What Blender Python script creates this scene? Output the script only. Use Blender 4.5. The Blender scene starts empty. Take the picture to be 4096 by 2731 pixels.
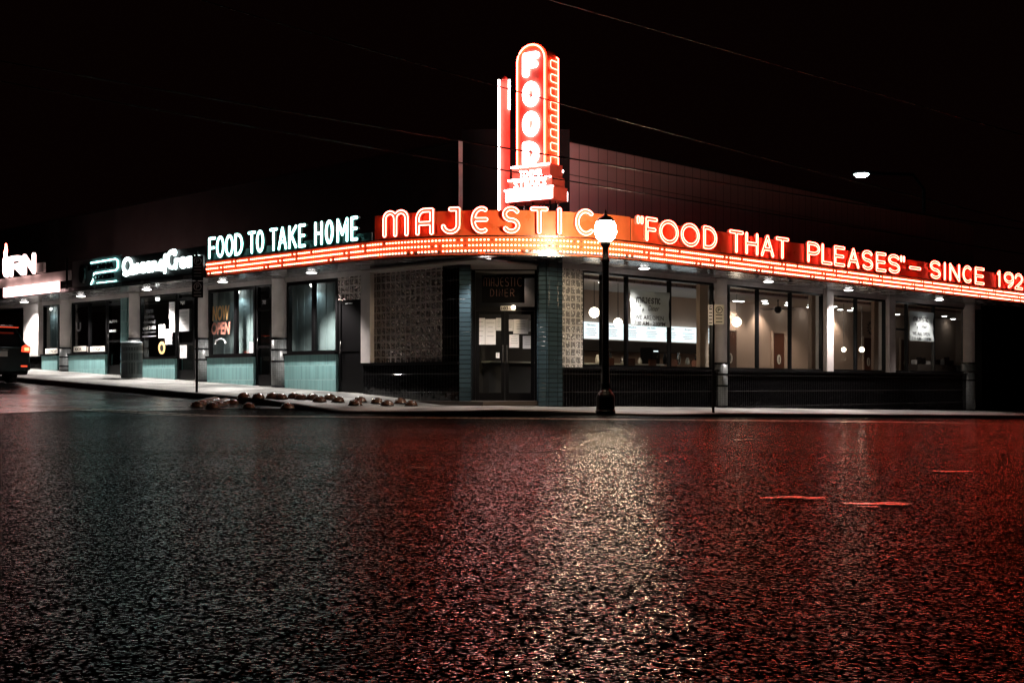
import bpy, bmesh, math, random
import numpy as np
from mathutils import Vector, Matrix
random.seed(7)
SC = bpy.context.scene
COL = SC.collection
# ---------------------------------------------------------------- camera, world, exposure
EYE = 0.58; FPX = 5093.0; HOR = 1540.0
cd = bpy.data.cameras.new('camera'); cam = bpy.data.objects.new('camera', cd); COL.objects.link(cam)
cam.location = (0, 0, EYE); cam.rotation_euler = (math.radians(90), 0, 0)
cd.sensor_width = 36; cd.lens = FPX / 4096 * 36; cd.shift_y = (HOR - 1365.5) / 4096
cd.clip_start = 0.05; cd.clip_end = 800
SC.camera = cam
W = bpy.data.worlds.new('World'); SC.world = W; W.use_nodes = True
wt = W.node_tree; bg = wt.nodes['Background']
sky = wt.nodes.new('ShaderNodeTexSky'); sky.sky_type = 'NISHITA'; sky.sun_disc = False
sky.sun_elevation = math.radians(-6); sky.sun_rotation = math.radians(120)
mixn = wt.nodes.new('ShaderNodeMix'); mixn.data_type = 'RGBA'; mixn.blend_type = 'ADD'; mixn.inputs[0].default_value = 1
mixn.inputs[7].default_value = (0.055, 0.014, 0.012, 1)     # town glow on the night sky
wt.links.new(sky.outputs[0], mixn.inputs[6]); wt.links.new(mixn.outputs[2], bg.inputs[0])
bg.inputs[1].default_value = 0.03
SC.view_settings.view_transform = 'Standard'; SC.view_settings.look = 'None'
SC.view_settings.exposure = 0; SC.view_settings.gamma = 1
SC.cycles.use_denoising = True
SC.cycles.max_bounces = 6; SC.cycles.transparent_max_bounces = 12; SC.cycles.sample_clamp_indirect = 6
SC.cycles.caustics_reflective = False; SC.cycles.caustics_refractive = False

# ---------------------------------------------------------------- frames (viewer-right axis, outward axis)
class Fr:
    def __init__(s, o, ex):
        s.o = Vector((o[0], o[1], 0)); s.ex = Vector((ex[0], ex[1], 0)).normalized()
        s.n = Vector((s.ex.y, -s.ex.x, 0)); s.c = s.n.dot(s.o)
    def p(s, x, o, z): return s.o + s.ex * x + s.n * o + Vector((0, 0, z))
    def hit(s, u, o=0):
        a = (u - 2048) / FPX; y = (s.c + o) / (s.n.x * a + s.n.y); return Vector((a * y, y, 0))
    def x(s, u, o=0): return (s.hit(u, o) - s.o).dot(s.ex)
    def z(s, u, v, o=0): return EYE + (HOR - v) * s.hit(u, o).y / FPX
CX, CY = -0.234, 27.69
LW = Fr((CX, CY), (0.716, -0.698)); RW = Fr((CX, CY), (0.697, 0.717)); FW = Fr((0, 28.65), (1, 0))
WORLD = Fr((0, 0), (1, 0)); WORLD.n = Vector((0, 1, 0)); WORLD.c = 0
SOF = 3.38

# ---------------------------------------------------------------- objects
OFF = {}
def props(o, label=None, cat=None, group=None, kind=None):
    for k, v in (('label', label), ('category', cat), ('group', group), ('kind', kind)):
        if v: o[k] = v
    return o
def empty(name, loc, label, cat, group=None):
    o = bpy.data.objects.new(name, None); COL.objects.link(o); o.location = loc; o.empty_display_size = .2
    OFF[o.name] = Vector(loc); return props(o, label, cat, group)
def copy_tree(o, parent=None):
    c = o.copy(); COL.objects.link(c); c.parent = parent
    for ch in o.children: copy_tree(ch, c)
    return c
def finish(name, me, mat, parent=None, smooth=False):
    o = bpy.data.objects.new(name, me); COL.objects.link(o)
    if mat is not None and not me.materials: me.materials.append(mat)
    off = Vector((0, 0, 0))
    if parent is not None:
        off = OFF.get(parent.name, Vector((0, 0, 0))); o.parent = parent
        me.transform(Matrix.Translation(-off))
    OFF[o.name] = off
    if smooth:
        for f in me.polygons: f.use_smooth = True
    return o
class MB:
    def __init__(s): s.bm = bmesh.new(); s.uv = s.bm.loops.layers.uv.new('UVMap')
    def face(s, pts, uvs=None):
        vs = [s.bm.verts.new(p) for p in pts]
        f = s.bm.faces.new(vs)
        for i, l in enumerate(f.loops): l[s.uv].uv = uvs[i] if uvs else (pts[i][0], pts[i][1])
        return f
    def box(s, F, x0, x1, o0, o1, z0, z1):
        c = {}
        for i, x in enumerate((x0, x1)):
            for j, o in enumerate((o0, o1)):
                for k, z in enumerate((z0, z1)): c[i, j, k] = (s.bm.verts.new(F.p(x, o, z)), (x, o, z))
        for ids, ax in ((((0,0,0),(1,0,0),(1,0,1),(0,0,1)), (0,2)), (((0,1,0),(0,1,1),(1,1,1),(1,1,0)), (0,2)),
                        (((0,0,0),(0,0,1),(0,1,1),(0,1,0)), (1,2)), (((1,0,0),(1,1,0),(1,1,1),(1,0,1)), (1,2)),
                        (((0,0,0),(0,1,0),(1,1,0),(1,0,0)), (0,1)), (((0,0,1),(1,0,1),(1,1,1),(0,1,1)), (0,1))):
            f = s.bm.faces.new([c[i][0] for i in ids])
            for l, i in zip(f.loops, ids): l[s.uv].uv = (c[i][1][ax[0]], c[i][1][ax[1]])
        return s
    def lathe(s, cx, cy, prof, n=24, a0=0):
        rings = []
        for r, z in prof:
            rings.append([s.bm.verts.new((cx + r * math.cos(a0 + 2*math.pi*i/n), cy + r * math.sin(a0 + 2*math.pi*i/n), z)) for i in range(n)])
        for k in range(len(prof) - 1):
            for i in range(n):
                j = (i + 1) % n
                f = s.bm.faces.new((rings[k][i], rings[k][j], rings[k+1][j], rings[k+1][i]))
                r = max(prof[k][0], prof[k+1][0])
                us = [i/n, (i+1)/n, (i+1)/n, i/n]; zs = [prof[k][1]]*2 + [prof[k+1][1]]*2
                for l, uu, zz in zip(f.loops, us, zs): l[s.uv].uv = (uu * 2*math.pi*r, zz)
        for k in (0, -1):
            if prof[k][0] > 1e-4: s.bm.faces.new(rings[k])
        return s
    def tube(s, pts, r, n=6, closed=False, up=None):
        pts = [Vector(p) for p in pts]; m = len(pts); rings = []
        for i, p in enumerate(pts):
            a = pts[(i-1) % m] if (closed or i > 0) else p; b = pts[(i+1) % m] if (closed or i < m-1) else p
            t = (b - a)
            if t.length < 1e-9: t = Vector((0, 0, 1))
            t.normalize()
            u_ = Vector(up) if up is not None else (Vector((0, 0, 1)) if abs(t.z) < .9 else Vector((1, 0, 0)))
            x = t.cross(u_)
            if x.length < 1e-6: x = t.orthogonal()
            x.normalize(); y = x.cross(t)
            rings.append([s.bm.verts.new(p + x*(r*math.cos(2*math.pi*k/n)) + y*(r*math.sin(2*math.pi*k/n))) for k in range(n)])
        for i in range(m if closed else m-1):
            A, B = rings[i], rings[(i+1) % m]
            for k in range(n):
                try: s.bm.faces.new((A[k], A[(k+1) % n], B[(k+1) % n], B[k]))
                except ValueError: pass
        if not closed: s.bm.faces.new(rings[0]); s.bm.faces.new(rings[-1])
        return s
    def prism(s, F, poly, o0, o1):         # poly in (x, z) of the frame
        a = [s.bm.verts.new(F.p(x, o0, z)) for x, z in poly]; b = [s.bm.verts.new(F.p(x, o1, z)) for x, z in poly]
        fa = s.bm.faces.new(a); fb = s.bm.faces.new(b[::-1])
        for l, (x, z) in zip(fa.loops, poly): l[s.uv].uv = (x, z)
        for l, (x, z) in zip(fb.loops, poly[::-1]): l[s.uv].uv = (x, z)
        for i in range(len(poly)):
            j = (i+1) % len(poly); s.bm.faces.new((a[i], b[i], b[j], a[j]))
        return s
    def build(s, name, mat, parent=None, smooth=False, bevel=0):
        bmesh.ops.recalc_face_normals(s.bm, faces=s.bm.faces[:])
        if bevel: bmesh.ops.bevel(s.bm, geom=s.bm.edges[:], offset=bevel, segments=2, affect='EDGES', clamp_overlap=True)
        me = bpy.data.meshes.new(name); s.bm.to_mesh(me); s.bm.free()
        return finish(name, me, mat, parent, smooth)
def bx(name, mat, F, x0, x1, o0, o1, z0, z1, parent=None, bevel=0):
    return MB().box(F, x0, x1, o0, o1, z0, z1).build(name, mat, parent, bevel=bevel)

# ---------------------------------------------------------------- materials
MATS = {}
def mat(name, col=(.5,.5,.5), rough=.5, metal=0, spec=.5, emit=None, es=0, noise=None, bump=None, coat=0):
    m = bpy.data.materials.new(name); m.use_nodes = True; nt = m.node_tree; b = nt.nodes['Principled BSDF']
    b.inputs['Base Color'].default_value = (*col, 1); b.inputs['Roughness'].default_value = rough
    b.inputs['Metallic'].default_value = metal; b.inputs['Specular IOR Level'].default_value = spec
    b.inputs['Coat Weight'].default_value = coat
    if emit: b.inputs['Emission Color'].default_value = (*emit, 1); b.inputs['Emission Strength'].default_value = es
    tc = nt.nodes.new('ShaderNodeTexCoord')
    if noise:
        sc_, amt = noise
        n = nt.nodes.new('ShaderNodeTexNoise'); n.inputs['Scale'].default_value = sc_; n.inputs['Detail'].default_value = 6
        nt.links.new(tc.outputs['Object'], n.inputs['Vector'])
        r = nt.nodes.new('ShaderNodeMapRange'); r.inputs[1].default_value = .3; r.inputs[2].default_value = .7
        r.inputs[3].default_value = 1-amt; r.inputs[4].default_value = 1+amt
        mm = nt.nodes.new('ShaderNodeVectorMath'); mm.operation = 'SCALE'; mm.inputs[0].default_value = col
        nt.links.new(n.outputs[0], r.inputs[0]); nt.links.new(r.outputs[0], mm.inputs['Scale']); nt.links.new(mm.outputs[0], b.inputs['Base Color'])
        r2 = nt.nodes.new('ShaderNodeMapRange'); r2.inputs[1].default_value = .3; r2.inputs[2].default_value = .7
        r2.inputs[3].default_value = max(0, rough-.12); r2.inputs[4].default_value = min(1, rough+.12)
        nt.links.new(n.outputs[0], r2.inputs[0]); nt.links.new(r2.outputs[0], b.inputs['Roughness'])
    if bump:
        n = nt.nodes.new('ShaderNodeTexNoise'); n.inputs['Scale'].default_value = bump[0]; n.inputs['Detail'].default_value = 3
        nt.links.new(tc.outputs['Object'], n.inputs['Vector'])
        bp = nt.nodes.new('ShaderNodeBump'); bp.inputs['Strength'].default_value = bump[1]; bp.inputs['Distance'].default_value = bump[2]
        nt.links.new(n.outputs[0], bp.inputs['Height']); nt.links.new(bp.outputs[0], b.inputs['Normal'])
    MATS[name] = m; return m
def tile(name, col, mortar, bw, rh, ms, rough=.2, off=0, var=.15):
    m = mat(name, col, rough); nt = m.node_tree; b = nt.nodes['Principled BSDF']
    tc = nt.nodes.new('ShaderNodeTexCoord'); br = nt.nodes.new('ShaderNodeTexBrick')
    br.offset = off; br.inputs['Scale'].default_value = 1; br.inputs['Brick Width'].default_value = bw
    br.inputs['Row Height'].default_value = rh; br.inputs['Mortar Size'].default_value = ms; br.inputs['Bias'].default_value = 0
    br.inputs['Color1'].default_value = (*[c*(1-var) for c in col], 1); br.inputs['Color2'].default_value = (*[c*(1+var) for c in col], 1)
    br.inputs['Mortar'].default_value = (*mortar, 1)
    nt.links.new(tc.outputs['UV'], br.inputs['Vector']); nt.links.new(br.outputs['Color'], b.inputs['Base Color'])
    bp = nt.nodes.new('ShaderNodeBump'); bp.inputs['Strength'].default_value = .5; bp.inputs['Distance'].default_value = .01; bp.invert = True
    ns = nt.nodes.new('ShaderNodeTexNoise'); ns.inputs['Scale'].default_value = 5; nt.links.new(tc.outputs['UV'], ns.inputs['Vector'])
    ad = nt.nodes.new('ShaderNodeMath'); ad.operation = 'ADD'; nt.links.new(br.outputs['Fac'], ad.inputs[0]); nt.links.new(ns.outputs[0], ad.inputs[1])
    nt.links.new(ad.outputs[0], bp.inputs['Height']); nt.links.new(bp.outputs[0], b.inputs['Normal'])
    return m
def glow(name, col, s): 
    m = bpy.data.materials.new(name); m.use_nodes = True; nt = m.node_tree; nt.nodes.clear()
    e = nt.nodes.new('ShaderNodeEmission'); e.inputs[0].default_value = (*col, 1); e.inputs[1].default_value = s
    o = nt.nodes.new('ShaderNodeOutputMaterial'); nt.links.new(e.outputs[0], o.inputs[0]); return m
def glass_pane(name, tint=(.93,.96,.95)):
    m = bpy.data.materials.new(name); m.use_nodes = True; nt = m.node_tree; nt.nodes.clear()
    t = nt.nodes.new('ShaderNodeBsdfTransparent'); t.inputs[0].default_value = (*tint, 1)
    g = nt.nodes.new('ShaderNodeBsdfGlossy'); g.inputs['Roughness'].default_value = .015
    lw_ = nt.nodes.new('ShaderNodeLayerWeight'); pw = nt.nodes.new('ShaderNodeMath'); pw.operation = 'POWER'; pw.inputs[1].default_value = 4
    f = nt.nodes.new('ShaderNodeMath'); f.operation = 'MULTIPLY_ADD'; f.inputs[1].default_value = .9; f.inputs[2].default_value = .03
    lw_.inputs[0].default_value = .5; nt.links.new(lw_.outputs['Facing'], pw.inputs[0]); nt.links.new(pw.outputs[0], f.inputs[0])
    mx = nt.nodes.new('ShaderNodeMixShader'); o = nt.nodes.new('ShaderNodeOutputMaterial')
    nt.links.new(f.outputs[0], mx.inputs[0]); nt.links.new(t.outputs[0], mx.inputs[1]); nt.links.new(g.outputs[0], mx.inputs[2]); nt.links.new(mx.outputs[0], o.inputs[0])
    return m
def glass_block(name, bs, trans, tint, metal=0):
    m = mat(name, tint, .08); nt = m.node_tree; b = nt.nodes['Principled BSDF']; out = nt.nodes['Material Output']
    tc = nt.nodes.new('ShaderNodeTexCoord'); br = nt.nodes.new('ShaderNodeTexBrick'); br.offset = 0
    br.inputs['Scale'].default_value = 1; br.inputs['Brick Width'].default_value = bs; br.inputs['Row Height'].default_value = bs
    br.inputs['Mortar Size'].default_value = .016
    nt.links.new(tc.outputs['UV'], br.inputs['Vector'])
    vo = nt.nodes.new('ShaderNodeTexVoronoi'); vo.inputs['Scale'].default_value = 3/.178; vo.inputs['Randomness'].default_value = .85; nt.links.new(tc.outputs['UV'], vo.inputs['Vector'])
    nz = nt.nodes.new('ShaderNodeTexNoise'); nz.inputs['Scale'].default_value = 30; nt.links.new(tc.outputs['UV'], nz.inputs['Vector'])
    ad = nt.nodes.new('ShaderNodeMath'); ad.operation = 'MULTIPLY_ADD'; ad.inputs[1].default_value = .35; nt.links.new(vo.outputs['Distance'], ad.inputs[2]); nt.links.new(nz.outputs[0], ad.inputs[0])
    bp = nt.nodes.new('ShaderNodeBump'); bp.inputs['Strength'].default_value = 1; bp.inputs['Distance'].default_value = .032
    nt.links.new(ad.outputs[0], bp.inputs['Height'])
    nt.links.new(bp.outputs[0], b.inputs['Normal'])
    b.inputs['Metallic'].default_value = metal; b.inputs['Transmission Weight'].default_value = trans; b.inputs['Roughness'].default_value = .13; b.inputs['IOR'].default_value = 1.5
    cr = nt.nodes.new('ShaderNodeMapRange'); cr.inputs[1].default_value = .12; cr.inputs[2].default_value = .5; cr.inputs[3].default_value = 1.9; cr.inputs[4].default_value = .45  # pale centres, dark rims: the blocks' sparkle put into the base colour
    vs_ = nt.nodes.new('ShaderNodeVectorMath'); vs_.operation = 'SCALE'; vs_.inputs[0].default_value = tint; nt.links.new(vo.outputs['Distance'], cr.inputs[0]); nt.links.new(cr.outputs[0], vs_.inputs['Scale']); nt.links.new(vs_.outputs[0], b.inputs['Base Color'])
    mo = nt.nodes.new('ShaderNodeBsdfPrincipled'); mo.inputs['Base Color'].default_value = (.42,.37,.34,1) if metal > .5 else (.60,.56,.52,1); mo.inputs['Roughness'].default_value = .8
    mx = nt.nodes.new('ShaderNodeMixShader'); nt.links.new(br.outputs['Fac'], mx.inputs[0]); nt.links.new(b.outputs[0], mx.inputs[1]); nt.links.new(mo.outputs[0], mx.inputs[2])
    nt.links.new(mx.outputs[0], out.inputs[0]); return m
M = dict(
    white=mat('white_render', (.62,.56,.54), .55, noise=(3,.12), bump=(30,.15,.01)),
    black=mat('black_metal', (.003,.0027,.003), .35, spec=.22),
    blackmatte=mat('black_matte', (.004,.0035,.0035), .8, spec=.05),
    soffit=mat('soffit_metal', (.30,.29,.30), .22, .55, noise=(2,.15)),
    teal=tile('teal_tile', (.20,.40,.40), (.45,.6,.6), .055, .36, .004, .25),
    darkteal=tile('dark_blue_tile', (.035,.06,.075), (.01,.012,.013), .30, .105, .008, .12),
    blacktile=tile('black_tile', (.003,.003,.0035), (.045,.04,.04), .10, .42, .004, .07),
    coltile=tile('column_mosaic', (.16,.17,.17), (.06,.06,.06), .05, .05, .005, .3),
    bandtile=mat('band_tile', (.015,.015,.017), .2),
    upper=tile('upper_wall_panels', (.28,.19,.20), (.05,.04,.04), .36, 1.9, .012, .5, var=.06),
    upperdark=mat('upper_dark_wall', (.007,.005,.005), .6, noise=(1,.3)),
    roof=mat('roof_felt', (.04,.04,.04), .9),
    pane=glass_pane('window_glass'),
    orange=mat('orange_enamel', (.90,.19,.06), .35, noise=(2.5,.12)),
    orangedark=mat('orange_channel', (.55,.06,.02), .4),
    greendark=mat('green_enamel', (.02,.11,.09), .35),
    redpaint=mat('red_enamel', (.75,.10,.07), .45, noise=(3,.2)),
    channel=mat('letter_channel', (.62,.24,.16), .45),
    neonred=glow('neon_red', (1.0,.062,.038), 40),
    neonwarm=glow('neon_warm', (1.0,.14,.10), 26),
    neonteal=glow('neon_teal', (.45,1.0,.93), 9),
    neonwhite=glow('neon_white', (1.0,.78,.76), 20),
    bulb=glow('chase_bulb', (1.0,.24,.14), 19),
    bulboff=mat('bulb_unlit', (.3,.15,.1), .2),
    white_letter=glow('white_letter_face', (.80,1.0,.98), 4),
    white_letter_warm=glow('white_letter_warm', (1.0,.62,.58), 5),
    food=glow('food_letter_face', (1.0,.80,.78), 16),
    down=glow('downlight_lens', (1.0,.96,.92), 14),
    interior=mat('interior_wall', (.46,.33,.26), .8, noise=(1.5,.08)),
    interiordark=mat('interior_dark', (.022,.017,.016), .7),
    ceiling=mat('interior_ceiling', (.36,.31,.28), .8),
    floor=mat('interior_floor', (.1,.08,.07), .3),
    brown=mat('brown_door', (.10,.035,.02), .4),
    cream=mat('cream_plastic', (.7,.66,.58), .5),
    paper=mat('white_paper', (.88,.86,.85), .7),
    ink=mat('black_ink', (.012,.012,.012), .5),
    greyink=mat('grey_ink', (.25,.25,.26), .6),
    vinyl=mat('banner_vinyl', (.34,.38,.38), .9, spec=.1),
    menu=glow('menu_lightbox', (.85,.95,1.0), 1.6),
    globe=glow('globe_glass', (1.0,.80,.62), 9),
    steel=mat('steel', (.35,.34,.34), .25, 1),
    grille=mat('grey_bin_paint', (.09,.115,.12), .4),
    curtain=mat('window_blind', (.24,.29,.30), .85, noise=(1.2,.25)),
    gold=mat('gold_lettering', (.85,.52,.22), .4),
    pink=mat('pink_lettering', (.60,.26,.20), .4),
    white_vinyl=mat('white_vinyl_lettering', (.75,.75,.75), .5),
    dome=mat('orange_dome_plastic', (.10,.05,.032), .22, noise=(9,.35)),
    carpaint=mat('black_car_paint', (.002,.002,.0025), .15, spec=.3),
    carglass=mat('car_glass', (.01,.01,.012), .04),
    rubber=mat('tyre_rubber', (.012,.012,.012), .8),
    taillight=mat('tail_lens', (.4,.02,.01), .15, emit=(1,.08,.03), es=1.4),
    taillit=glow('tail_light_lit', (1,.13,.05), 8),
    chrome=mat('chrome', (.6,.6,.6), .12, 1),
    plate=mat('number_plate', (.35,.34,.32), .4),
    cable=mat('cable_rubber', (.01,.008,.008), .5),
)
def add_rough_ground(name, base, r0, r1, bumps, patch, spec=.5, chips=False):
    m = bpy.data.materials.new(name); m.use_nodes = True; nt = m.node_tree; b = nt.nodes['Principled BSDF']; b.inputs['Specular IOR Level'].default_value = spec
    tc = nt.nodes.new('ShaderNodeTexCoord')
    def noise(sc, det=2, out=0):
        n = nt.nodes.new('ShaderNodeTexNoise'); n.inputs['Scale'].default_value = sc; n.inputs['Detail'].default_value = det
        nt.links.new(tc.outputs['Object'], n.inputs['Vector']); return n.outputs[out]
    def rng(src, a, b_, c, d):
        r = nt.nodes.new('ShaderNodeMapRange'); r.inputs[1].default_value = a; r.inputs[2].default_value = b_
        r.inputs[3].default_value = c; r.inputs[4].default_value = d; nt.links.new(src, r.inputs[0]); return r.outputs[0]
    pn = noise(patch, 5)
    nt.links.new(rng(pn, .35, .65, r0, r1), b.inputs['Roughness'])
    mm = nt.nodes.new('ShaderNodeVectorMath'); mm.operation = 'SCALE'; mm.inputs[0].default_value = base
    nt.links.new(rng(noise(60, 3), .3, .7, .4, 1.7), mm.inputs['Scale']); nt.links.new(mm.outputs[0], b.inputs['Base Color'])
    prev = None
    for kind, sc, st, dist in bumps:
        if kind == 'v':
            v = nt.nodes.new('ShaderNodeTexVoronoi'); v.inputs['Scale'].default_value = sc; v.inputs['Randomness'].default_value = 1
            nt.links.new(tc.outputs['Object'], v.inputs['Vector']); h = v.outputs['Distance']; inv = True
        else: h = noise(sc, 2); inv = False
        bp = nt.nodes.new('ShaderNodeBump'); bp.invert = inv; bp.inputs['Strength'].default_value = st; bp.inputs['Distance'].default_value = dist
        nt.links.new(h, bp.inputs['Height'])
        if prev: nt.links.new(prev, bp.inputs['Normal'])
        prev = bp.outputs[0]
    nt.links.new(prev, b.inputs['Normal'])
    if chips:        # only some of the stone chips are polished and wet enough to shine
        acc = None
        for sc, lo, th in ((110, .0, .64), (42, .06, .58), (15, .45, .45)):
            v = nt.nodes.new('ShaderNodeTexVoronoi'); v.inputs['Scale'].default_value = sc; nt.links.new(tc.outputs['Object'], v.inputs['Vector'])
            sx = nt.nodes.new('ShaderNodeSeparateColor'); nt.links.new(v.outputs['Color'], sx.inputs[0])
            k = rng(sx.outputs[0], th-.06, th+.06, lo, 1)
            if acc is None: acc = k
            else:
                mu = nt.nodes.new('ShaderNodeMath'); mu.operation = 'MULTIPLY'; nt.links.new(acc, mu.inputs[0]); nt.links.new(k, mu.inputs[1]); acc = mu.outputs[0]
        mu = nt.nodes.new('ShaderNodeMath'); mu.operation = 'MULTIPLY'; nt.links.new(acc, mu.inputs[0]); nt.links.new(rng(pn, .3, .7, 1.15*spec, .75*spec), mu.inputs[1])
        wet = nt.nodes.new('ShaderNodeMath'); wet.operation = 'MULTIPLY'; nt.links.new(mu.outputs[0], wet.inputs[0]); nt.links.new(rng(noise(.55, 4), .60, .66, 1, 2.6), wet.inputs[1])
        nt.links.new(wet.outputs[0], b.inputs['Specular IOR Level'])
    return m
M['asphalt'] = add_rough_ground('wet_asphalt', (.006,.0055,.0055), .08, .18, (('v', 80, 1, .0022), ('v', 30, 1, .0021), ('v', 11, 1, .0012), ('n', 2, 1, .003)), .35, .33, True)
M['asphalt2'] = add_rough_ground('smooth_wet_asphalt', (.02,.021,.023), .12, .32, (('n', 120, .35, .004), ('n', 5, .35, .01)), .6)
M['pavement'] = add_rough_ground('damp_concrete', (.27,.265,.25), .38, .75, (('n', 90, .5, .004), ('n', 4, .4, .01)), .8)
nt = M['pavement'].node_tree; b_ = nt.nodes['Principled BSDF']; tc_ = nt.nodes.new('ShaderNodeTexCoord'); mp_ = nt.nodes.new('ShaderNodeMapping'); mp_.inputs['Rotation'].default_value = (0, 0, math.radians(44.3))
br_ = nt.nodes.new('ShaderNodeTexBrick'); br_.offset = 0; br_.inputs['Scale'].default_value = 1; br_.inputs['Brick Width'].default_value = 1.55; br_.inputs['Row Height'].default_value = 1.55; br_.inputs['Mortar Size'].default_value = .014
br_.inputs['Color1'].default_value = (.8,.8,.8,1); br_.inputs['Color2'].default_value = (1.1,1.1,1.1,1); br_.inputs['Mortar'].default_value = (.12,.12,.12,1)
st_ = nt.nodes.new('ShaderNodeTexNoise'); st_.inputs['Scale'].default_value = .9; st_.inputs['Detail'].default_value = 5; sr_ = nt.nodes.new('ShaderNodeMapRange'); sr_.inputs[1].default_value = .38; sr_.inputs[2].default_value = .60; sr_.inputs[3].default_value = .35; sr_.inputs[4].default_value = 1.1
nt.links.new(tc_.outputs['Object'], mp_.inputs[0]); nt.links.new(mp_.outputs[0], br_.inputs['Vector']); nt.links.new(tc_.outputs['Object'], st_.inputs['Vector']); nt.links.new(st_.outputs[0], sr_.inputs[0])
old_ = b_.inputs['Base Color'].links[0].from_socket; m1_ = nt.nodes.new('ShaderNodeVectorMath'); m1_.operation = 'MULTIPLY'; m2_ = nt.nodes.new('ShaderNodeVectorMath'); m2_.operation = 'SCALE'
nt.links.new(old_, m1_.inputs[0]); nt.links.new(br_.outputs['Color'], m1_.inputs[1]); nt.links.new(m1_.outputs[0], m2_.inputs[0]); nt.links.new(sr_.outputs[0], m2_.inputs['Scale']); nt.links.new(m2_.outputs[0], b_.inputs['Base Color'])
M['kerb'] = mat('kerb_stone', (.03,.028,.027), .7, noise=(4,.4))
M['paint'] = mat('worn_road_paint', (.45,.33,.22), .30, noise=(14,.5), bump=(60,.3,.004))
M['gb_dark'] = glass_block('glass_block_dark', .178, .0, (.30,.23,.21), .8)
M['gb_backlit_tint'] = glass_block('glass_block_backlit_tint', .178, .0, (.85,.82,.78), .35)  # same blocks as the dark panel, interior backlight put into a paler tint

# ---------------------------------------------------------------- ground
def cl(x, a, b): return max(a, min(b, x))
def sLf(P): return -(Vector((P[0], P[1], 0)) - LW.o).dot(LW.ex)
def sRf(P): return (Vector((P[0], P[1], 0)) - RW.o).dot(RW.ex)
def oL(P): return LW.n.dot(Vector((P[0], P[1], 0))) - LW.c
def oR(P): return RW.n.dot(Vector((P[0], P[1], 0))) - RW.c
def H(P):
    sl, sr = sLf(P), sRf(P)
    return .043 * max(0, sl - 1.4) * cl((sl-1.4)/2+.5, 0, 1) - .03 * cl(sr + 1, 0, 3) - .02 * max(0, sr - 2)
CW = 3.2
def S(P):
    sl, sr = sLf(P), sRf(P)
    kerb = .04 + .10 * cl((sl - 1.5) / 3, 0, 1) + .045 * cl((sr - 1) / 3, 0, 1)
    din = max(0, CW - max(oL(P), oR(P)))
    return H(P) + kerb + .037 * min(din, 6)
def ground_hit(u, v, f=H):
    a = (u - 2048) / FPX; y = 25.
    for _ in range(60): y = .5 * y + .5 * ((EYE - f((a*y, y))) * FPX / max(6, v - HOR)) if v > HOR + 6 else y
    return Vector((a*y, y, f((a*y, y))))
mb = MB()
xs = np.concatenate([np.linspace(-160, -30, 14), np.linspace(-28, 24, 66), np.linspace(28, 160, 14)]); ys = np.concatenate([np.linspace(-30, 16, 12), np.linspace(17, 60, 70), np.linspace(64, 260, 20)])
def zroad(x, y):
    h = H((x, y)) if y < 120 else H((x, 120))
    if oL((x, y)) < 2.9 and oR((x, y)) < 2.9: h -= .25     # under the building and pavement
    return h
vg = [[mb.bm.verts.new((x, y, zroad(x, y))) for x in xs] for y in ys]
for j in range(len(ys)-1):
    for i in range(len(xs)-1): mb.bm.faces.new((vg[j][i], vg[j][i+1], vg[j+1][i+1], vg[j+1][i]))
props(mb.build('road', M['asphalt'], smooth=True), kind='structure')
# side street: smoother wet asphalt rising away to the left
mb = MB(); N1, N2 = 50, 12
vg = []
for i in range(N1+1):
    s = 3.2 + (60-3.2) * (i/N1)**1.6; row = []
    for j in range(N2+1):
        o = CW + .02 + 10.5 * j/N2; q = LW.p(-(s + .25*math.sin(o*1.7)), o, 0); q.z = H(q) + .006; row.append(mb.bm.verts.new(q))
    vg.append(row)
for i in range(N1):
    for j in range(N2): mb.bm.faces.new((vg[i][j], vg[i][j+1], vg[i+1][j+1], vg[i+1][j]))
props(mb.build('side_street', M['asphalt2'], smooth=True), kind='structure')
# pavement + kerb: kerb path = left line, rounded corner, right line
AP = Vector((0, 0, 0))
def corner_path(off, R, sl_max, sr_max, n=24, nst=40):
    """plan path at distance off outside both walls, rounded with radius R"""
    a = LW.n; b = RW.n; c1, c2 = LW.c + off, RW.c + off
    det = a.x*b.y - a.y*b.x; ax = (c1*b.y - a.y*c2)/det; ay = (a.x*c2 - c1*b.x)/det
    A = Vector((ax, ay, 0)); dl, dr = -LW.ex, RW.ex
    T1, T2 = A + dl*R, A + dr*R; C = A + dl*R + dr*R
    pts = [T1 + dl * (sl_max * (1 - i/nst)**1.3) for i in range(nst)]
    a1 = math.atan2(T1.y-C.y, T1.x-C.x); a2 = math.atan2(T2.y-C.y, T2.x-C.x)
    if a2 < a1: a2 += 2*math.pi
    pts += [C + Vector((math.cos(a1+(a2-a1)*i/n), math.sin(a1+(a2-a1)*i/n), 0)) * (T1-C).length for i in range(n+1)]
    pts += [T2 + dr * (sr_max * ((i+1)/nst)**1.3) for i in range(nst)]
    return pts
outer = corner_path(CW, 5, 55, 60); kin = corner_path(CW-.16, 4.84, 55, 60); inner = corner_path(-2.4, .1, 60.3, 65.3)
mb = MB(); rows = []
K = 9
for O, I in zip(kin, inner):
    row = []
    for k in range(K+1):
        q = O.lerp(I, k/K); q.z = S(q); row.append(mb.bm.verts.new(q))
    rows.append(row)
for i in range(len(rows)-1):
    for k in range(K): mb.bm.faces.new((rows[i][k], rows[i][k+1], rows[i+1][k+1], rows[i+1][k]))
props(mb.build('pavement', M['pavement'], smooth=True), kind='structure')
mb = MB(); rows = []
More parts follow.
